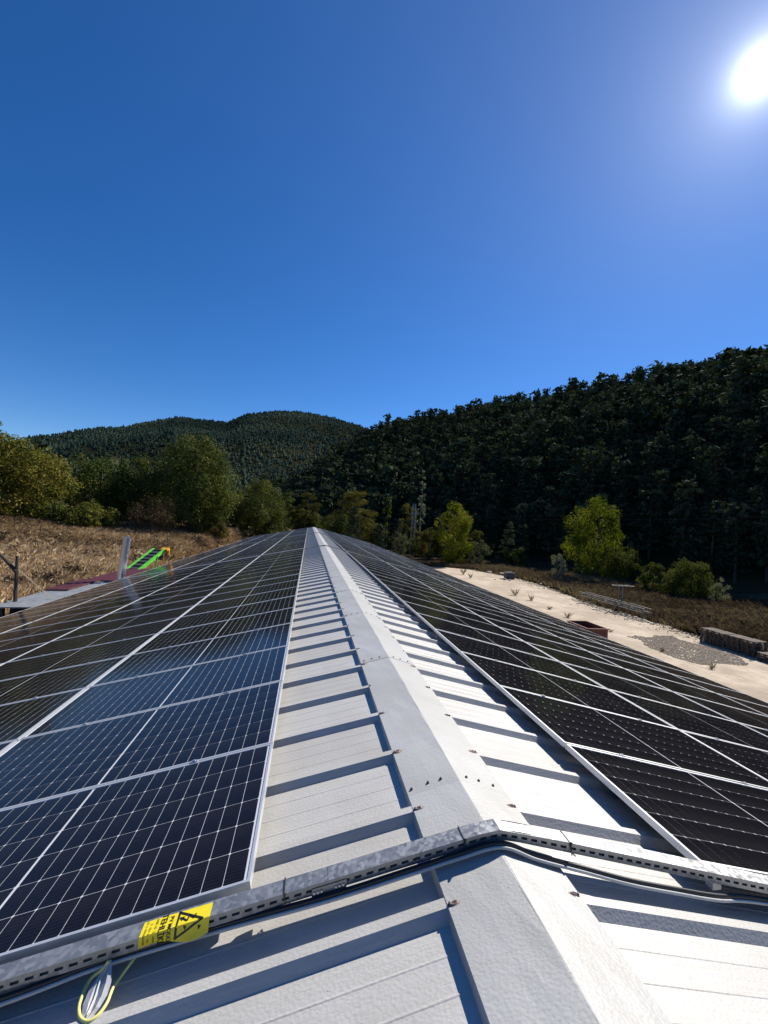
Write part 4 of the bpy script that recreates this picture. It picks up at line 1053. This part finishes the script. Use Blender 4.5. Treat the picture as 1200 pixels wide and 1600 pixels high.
for i, (r, az, x, y) in enumerate(spots):
    sc = (rng.uniform(.65, 1.2)+.45*rng.uniform(0, 1)**3)*(1.2 if r > 150 else .95); a = rng.uniform(0, 6.283); w = sc*rng.uniform(.9, 1.25); ti = rng.normal(0, .12)
    if i in ind:
        e = empty('pine_tree', (x, y, zs[i])); e.rotation_euler = (rng.uniform(-.04, .04), rng.uniform(-.04, .04), a); e.scale = (w, w, sc)
        tag(e, 'dark green pine among the many alike pines covering the right hillside', 'tree', 'pines on the shaded right hillside')
        inst('crown', ME_pine[i % 6], e); inst('trunk', ME_ptrunk, e)
    else:
        V, T = PVL[i % 6] if r > 170 else PVL[i % 6]
        c, s_ = math.cos(a), math.sin(a)
        Q = np.stack([(V[:, 0]*c-V[:, 1]*s_)*w+x, (V[:, 0]*s_+V[:, 1]*c)*w+y, V[:, 2]*sc+zs[i]], 1)
        SV.append(Q); SF.append(np.arange(len(V)).reshape(-1, 4)+nv); ST.append(np.clip(T+ti, 0, 1)); nv += len(V)
o = inst('hillside_forest', np_mesh('hillside_forest', np.concatenate(SV), np.concatenate(SF), L_pine, np.concatenate(ST)))
tag(o, 'dense dark pine forest covering the upper right hillside', 'forest', kind='stuff')
print('pines', len(spots), 'quads', nv//4)

# mid-distance trees in the valley
rng = np.random.RandomState(31); mids = []
ME_mid = [crown_mesh('crown', .3, 9.4, 3.9, DOME, mt, 300+i, 60, 42, .34, tb=(.05, .75)) for i, mt in enumerate((L_dark, L_dark, L_olive, L_green))]
ME_mtr = trunk_mesh(8.5, .2, 3.5, 77, M_bark)
tries = 0
while len(mids) < 110 and tries < 6000:
    tries += 1
    az = rng.uniform(-36, 30); r = rng.uniform(92, 210) if az < 12 else rng.uniform(104, 150)
    if r > lerp_tab(R0_R, az)-3 and az > -6: continue
    x, y = ae(az, r)
    if x < 22 and x > -14 and y < 84: continue
    if x > 20 and y < 90: continue
    if any((x-a)**2+(y-b)**2 < 30 for a, b in mids): continue
    mids.append((x, y)); sc = rng.uniform(.6, 1.05)
    e = empty('valley_tree', (x, y, Hs(x, y)-.2)); e.rotation_euler.z = rng.uniform(0, 6.28); e.scale = (sc*rng.uniform(.9, 1.2), sc*rng.uniform(.9, 1.2), sc)
    q = rng.randint(0, 6)
    if q < 4: inst('crown', ME_mid[q], e); inst('trunk', ME_mtr, e)
    else: inst('crown', ME_pine[q], e); inst('trunk', ME_ptrunk, e)
    tag(e, 'dark tree in the wood on the valley floor behind the warehouse', 'tree', 'wood on the valley floor')

# far forest: many small crowns on the far hills
rng = np.random.RandomState(41); n = 19000
az = rng.uniform(-44, 9, n); r = np.sqrt(rng.uniform(300**2, 1530**2, n)); Rf = lerp_tab(R_F, az)
k = (r < Rf+15) & (in_meadow(az, r) < rng.uniform(0.15, .6, n)); az, r = az[k], r[k]; n = len(az)
x = CAM.x+r*np.sin(np.radians(az)); y = r*np.cos(np.radians(az)); z = H(x, y)
s_ = rng.uniform(2.2, 5.2, n)*np.where(rng.uniform(0, 1, n) < .5, 1, .8); hgt = s_*rng.uniform(1.0, 1.9, n)
bv = []
for ring_z, rr_, m_ in ((0.0, .7, 5), (.35, 1.0, 5), (.75, .55, 5)):
    for j in range(m_): bv.append((math.cos(j*1.2566+ring_z*2)*rr_, math.sin(j*1.2566+ring_z*2)*rr_, ring_z))
bv.append((0, 0, 1.0)); bv = np.array(bv); bf = []
for l in range(2):
    for j in range(5): a, b = l*5+j, l*5+(j+1) % 5; bf += [(a, b, b+5), (a, b+5, a+5)]
for j in range(5): bf.append((10+j, 10+(j+1) % 5, 15))
bf = np.array(bf)
P = bv[None]*np.stack([s_*.62, s_*.62, hgt], 1)[:, None, :]*rng.uniform(.75, 1.25, (n, 16, 1)) + np.stack([x, y, z-.5], 1)[:, None, :]
FF = bf[None]+16*np.arange(n)[:, None, None]
tn = np.repeat(np.clip(rng.uniform(.1, .55, n)+.5*wob(x, y, 70.0), 0, 1), len(bf))
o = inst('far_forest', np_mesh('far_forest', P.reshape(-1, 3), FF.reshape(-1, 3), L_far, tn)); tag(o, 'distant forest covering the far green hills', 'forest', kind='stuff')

# dry grass and weeds
def grass(name, label, n, sampler, mat, hmin, hmax, seed, blades=5, spread=.22, wid=.028, tscale=9.0):
    rng = np.random.RandomState(seed); x, y = sampler(rng, n); n = len(x); z = H(x, y)
    dens = wob(x, y, 3.5)
    hh = rng.uniform(hmin, hmax, n)*np.clip(1+.5*dens, .35, 1.8); tt = np.clip(.45+.4*wob(x+50, y, tscale)+.3*wob(y, x-20, 2.6)+rng.normal(0, .16, n), 0, 1)
    V = []; T = []
    for b in range(blades):
        a = rng.uniform(0, 6.283, n); d_ = np.stack([np.cos(a), np.sin(a)], 1); lean_ = rng.uniform(.05, 1.0, n)[:, None]
        base = np.stack([x, y], 1)+d_*rng.uniform(0, spread, n)[:, None]; hb = hh*rng.uniform(.55, 1.1, n)
        p_ = np.stack([-d_[:, 1], d_[:, 0]], 1)*wid*rng.uniform(.7, 1.6, n)[:, None]; tip = base+d_*hb[:, None]*lean_
        mid = base+d_*hb[:, None]*lean_*.4
        V.append(np.stack([np.c_[base-p_, z-.03], np.c_[base+p_, z-.03], np.c_[mid+p_*.8, z+hb*.6], np.c_[tip, z+hb*(1-.3*lean_[:, 0])]], 1)); T.append(np.clip(tt+rng.normal(0, .1, n), 0, 1))
    V = np.concatenate(V).reshape(-1, 3); T = np.concatenate(T)
    o = inst(name, np_mesh(name, V, np.arange(len(V)).reshape(-1, 4), mat, T)); tag(o, label, 'grass', kind='stuff'); return o
def s_left(rng, n):
    az = rng.uniform(-42, -4, n); r = np.sqrt(rng.uniform(22**2, 92**2, n)); x = CAM.x+r*np.sin(np.radians(az)); y = r*np.cos(np.radians(az))
    k = (x < -11.6) & ~((x > -14.1) & (y > 18) & (y < 33.8)); return x[k], y[k]
grass('dry_grass', 'dry brown grass covering the sloping field on the left', 56000, s_left, L_dry, .35, .9, 51, 4, .3, .020)
def s_right(rng, n):
    x = rng.uniform(34, 66, n); y = rng.uniform(12, 100, n)
    edge = np.interp(y, [10, 22, 30, 36, 43, 49, 57, 64, 70, 75.5, 80.5], [36, 34.9, 34.4, 34.6, 34.4, 34.8, 36.3, 37.2, 36.4, 35.2, 32.8])
    r = np.hypot(x-CAM.x, y); azz = np.degrees(np.arctan2(x-CAM.x, y)); k = (x > edge+.1) & (r < lerp_tab(R0_R, azz)+3); return x[k], y[k]
grass('brown_weeds', 'brown dry weeds between the concrete yard and the hillside', 24000, s_right, L_weed, .5, 1.15, 52, 4, .3, .045)
def s_far(rng, n):
    x = rng.uniform(18, 42, n); y = rng.uniform(83.2, 100, n); return x, y
grass('brown_weeds', 'brown weeds beyond the far end of the yard', 5000, s_far, L_weed, .4, 1.0, 53, 5, .3, .04)
# brown scrub scattered over the dry field, too tangled to count
rng = np.random.RandomState(71); Vs, Ts = [], []
cx_, cy_ = s_left(rng, 420)
for x, y in zip(cx_, cy_):
    if wob(x*1.0, y, 7.0) < -.05 and rng.uniform() < .75: continue
    r_ = rng.uniform(.3, .95); hh = r_*rng.uniform(.7, 1.3); n = int(140*r_); d_ = unit(rng.normal(size=(n, 3)))*rng.uniform(.3, 1, (n, 1))
    d_[:, 2] = np.abs(d_[:, 2]); P = d_*np.array([r_, r_, hh])+np.array([x, y, Hs(x, y)])
    Vs.append(quads(P, unit(rng.normal(size=(n, 3))), rng.uniform(.05, .15, n), 1.5, rng)[0]); Ts.append(np.clip(rng.uniform(.1, .9)+rng.normal(0, .15, n), 0, 1))
V = np.concatenate(Vs); o = inst('dry_scrub', np_mesh('dry_scrub', V, np.arange(len(V)).reshape(-1, 4), L_scrub, np.concatenate(Ts))); tag(o, 'low brown scrub tangled in the dry grass of the left field', 'scrub', kind='stuff')
# fine debris, pebbles and dead stalks along the ragged edge of the yard
rng = np.random.RandomState(72); y = rng.uniform(20, 82, 3600); ed = np.interp(y, [10, 22, 30, 36, 43, 49, 57, 64, 70, 75.5, 80.5], [36, 34.9, 34.4, 34.6, 34.4, 34.8, 36.3, 37.2, 36.4, 35.2, 32.8])
x = ed-np.abs(rng.normal(0, 1.0, 3600))*(1+.9*wob(y, y*0, 3.0)); k = x < ed-.1; x, y = x[k], y[k]
s_ = rng.uniform(.02, .075, len(x)); a = rng.uniform(0, 6.28, len(x))
P = octv[None]*np.stack([s_*rng.uniform(.8, 2.2, len(x)), s_, s_*.6], 1)[:, None, :]
P = np.stack([P[..., 0]*np.cos(a)[:, None]-P[..., 1]*np.sin(a)[:, None], P[..., 0]*np.sin(a)[:, None]+P[..., 1]*np.cos(a)[:, None], P[..., 2]], -1)+np.stack([x, y, PZ+s_*.2], 1)[:, None, :]
o = inst('edge_debris', np_mesh('edge_debris', P.reshape(-1, 3), (octf[None]+6*np.arange(len(x))[:, None, None]).reshape(-1, 3), L_weed, np.repeat(rng.uniform(0, 1, len(x)), 8))); tag(o, 'brown debris and pebbles along the ragged edge of the concrete', 'debris', kind='stuff')
# weed tufts growing in the concrete joints
W_SP = [(26.29, 50.96, 1.1, 'second tallest dry weed tuft on the concrete, right of the far end of the roof'), (26.62, 47.53, .9, 'thin dry weed tuft near the middle of the yard'), (25.77, 42.26, .45, 'low dry weed tuft on the yard below the trestle rack'), (25.35, 38.29, .7, 'spreading dry weed tuft left of the red container'), (27.37, 72.47, 1.3, 'tall dry weed tuft at the far end of the yard beside the roof edge'), (26.63, 67.25, 1.0, 'dry weed tuft in the far part of the yard near the roof edge'), (26.0, 33.0, .3, 'tiny weed tuft right of the red container'), (26.17, 23.73, .5, 'dry weed tuft below the gravel patch'), (25.91, 27.4, .35, 'small weed tuft at the lower edge of the gravel patch')]
for i, (x, y, h, lab) in enumerate(W_SP):
    rng = np.random.RandomState(600+i); V = []
    for b in range(34):
        a = rng.uniform(0, 6.283); d_ = np.array([math.cos(a), math.sin(a), 0]); b0 = d_*rng.uniform(0, .18); hb = h*rng.uniform(.4, 1.0); ln = rng.uniform(.15, .8); p_ = np.array([-d_[1], d_[0], 0])*.014
        V += [b0-p_, b0+p_, b0+d_*hb*ln*.45+p_+[0, 0, hb*.6], b0+d_*hb*ln+[0, 0, hb]]
    V = np.array(V); o = inst('weed_tuft', np_mesh('weed_tuft', V, np.arange(len(V)).reshape(-1, 4), L_weed, rng.uniform(.4, 1, len(V)//4)), None, (x, y, PZ)); tag(o, lab, 'weed', 'weed tufts on the concrete')

# ------------------------------------------------------------------ lattice mast and overhead wires
mx, my = ae(14.2, 112); mz = Hs(mx, my)
e = empty('lattice_mast', (mx, my, mz)); tag(e, 'thin grey lattice mast among the trees right of the ridge end', 'mast')
hm = CAM.z + 112*math.tan(rad(3.0)) - mz; w = .55
for sx in (-1, 1):
    for sy_ in (-1, 1):
        mb = MB(); mb.bar((sx*w, sy_*w, 0), (sx*w*.6, sy_*w*.6, hm), .06); mb.build('leg', M_clamp, e)
mb = MB(); nb = 14
for i in range(nb):
    z0, z1 = hm*i/nb, hm*(i+1)/nb; w0, w1 = w*(1-.4*i/nb), w*(1-.4*(i+1)/nb)
    for s in (-1, 1):
        f = 1 if i % 2 else -1
        mb.bar((-w0*f, s*w0, z0), (w1*f, s*w1, z1), .05); mb.bar((s*w0, -w0*f, z0), (s*w1, w1*f, z1), .05)
o = mb.build('bracing', M_steel_grey, e)
mb = MB(); mb.bar((-1.4, 0, hm*.80), (1.4, 0, hm*.80), .10); mb.build('cross_arm', M_flue, e)
top = Vector((mx, my, mz+hm*.81))
for i, (ex, ez) in enumerate(((66, 6.4), (66, 8.3))):
    P1 = Vector((ex+12, 44, ez+1.2)); P0 = top + Vector((1.3 if i else -1.3, 0, 0))
    pts = [P0.lerp(P1, q/24) - Vector((0, 0, 3.0*4*(q/24)*(1-q/24)*.5)) for q in range(25)]
    mb = MB(); mb.tube(pts, .008, 5); o = mb.build('overhead_wire', M_steel_grey); tag(o, '%s overhead wire crossing before the dark right hillside' % ('lower' if i == 0 else 'upper'), 'wire', 'overhead wires from the mast')
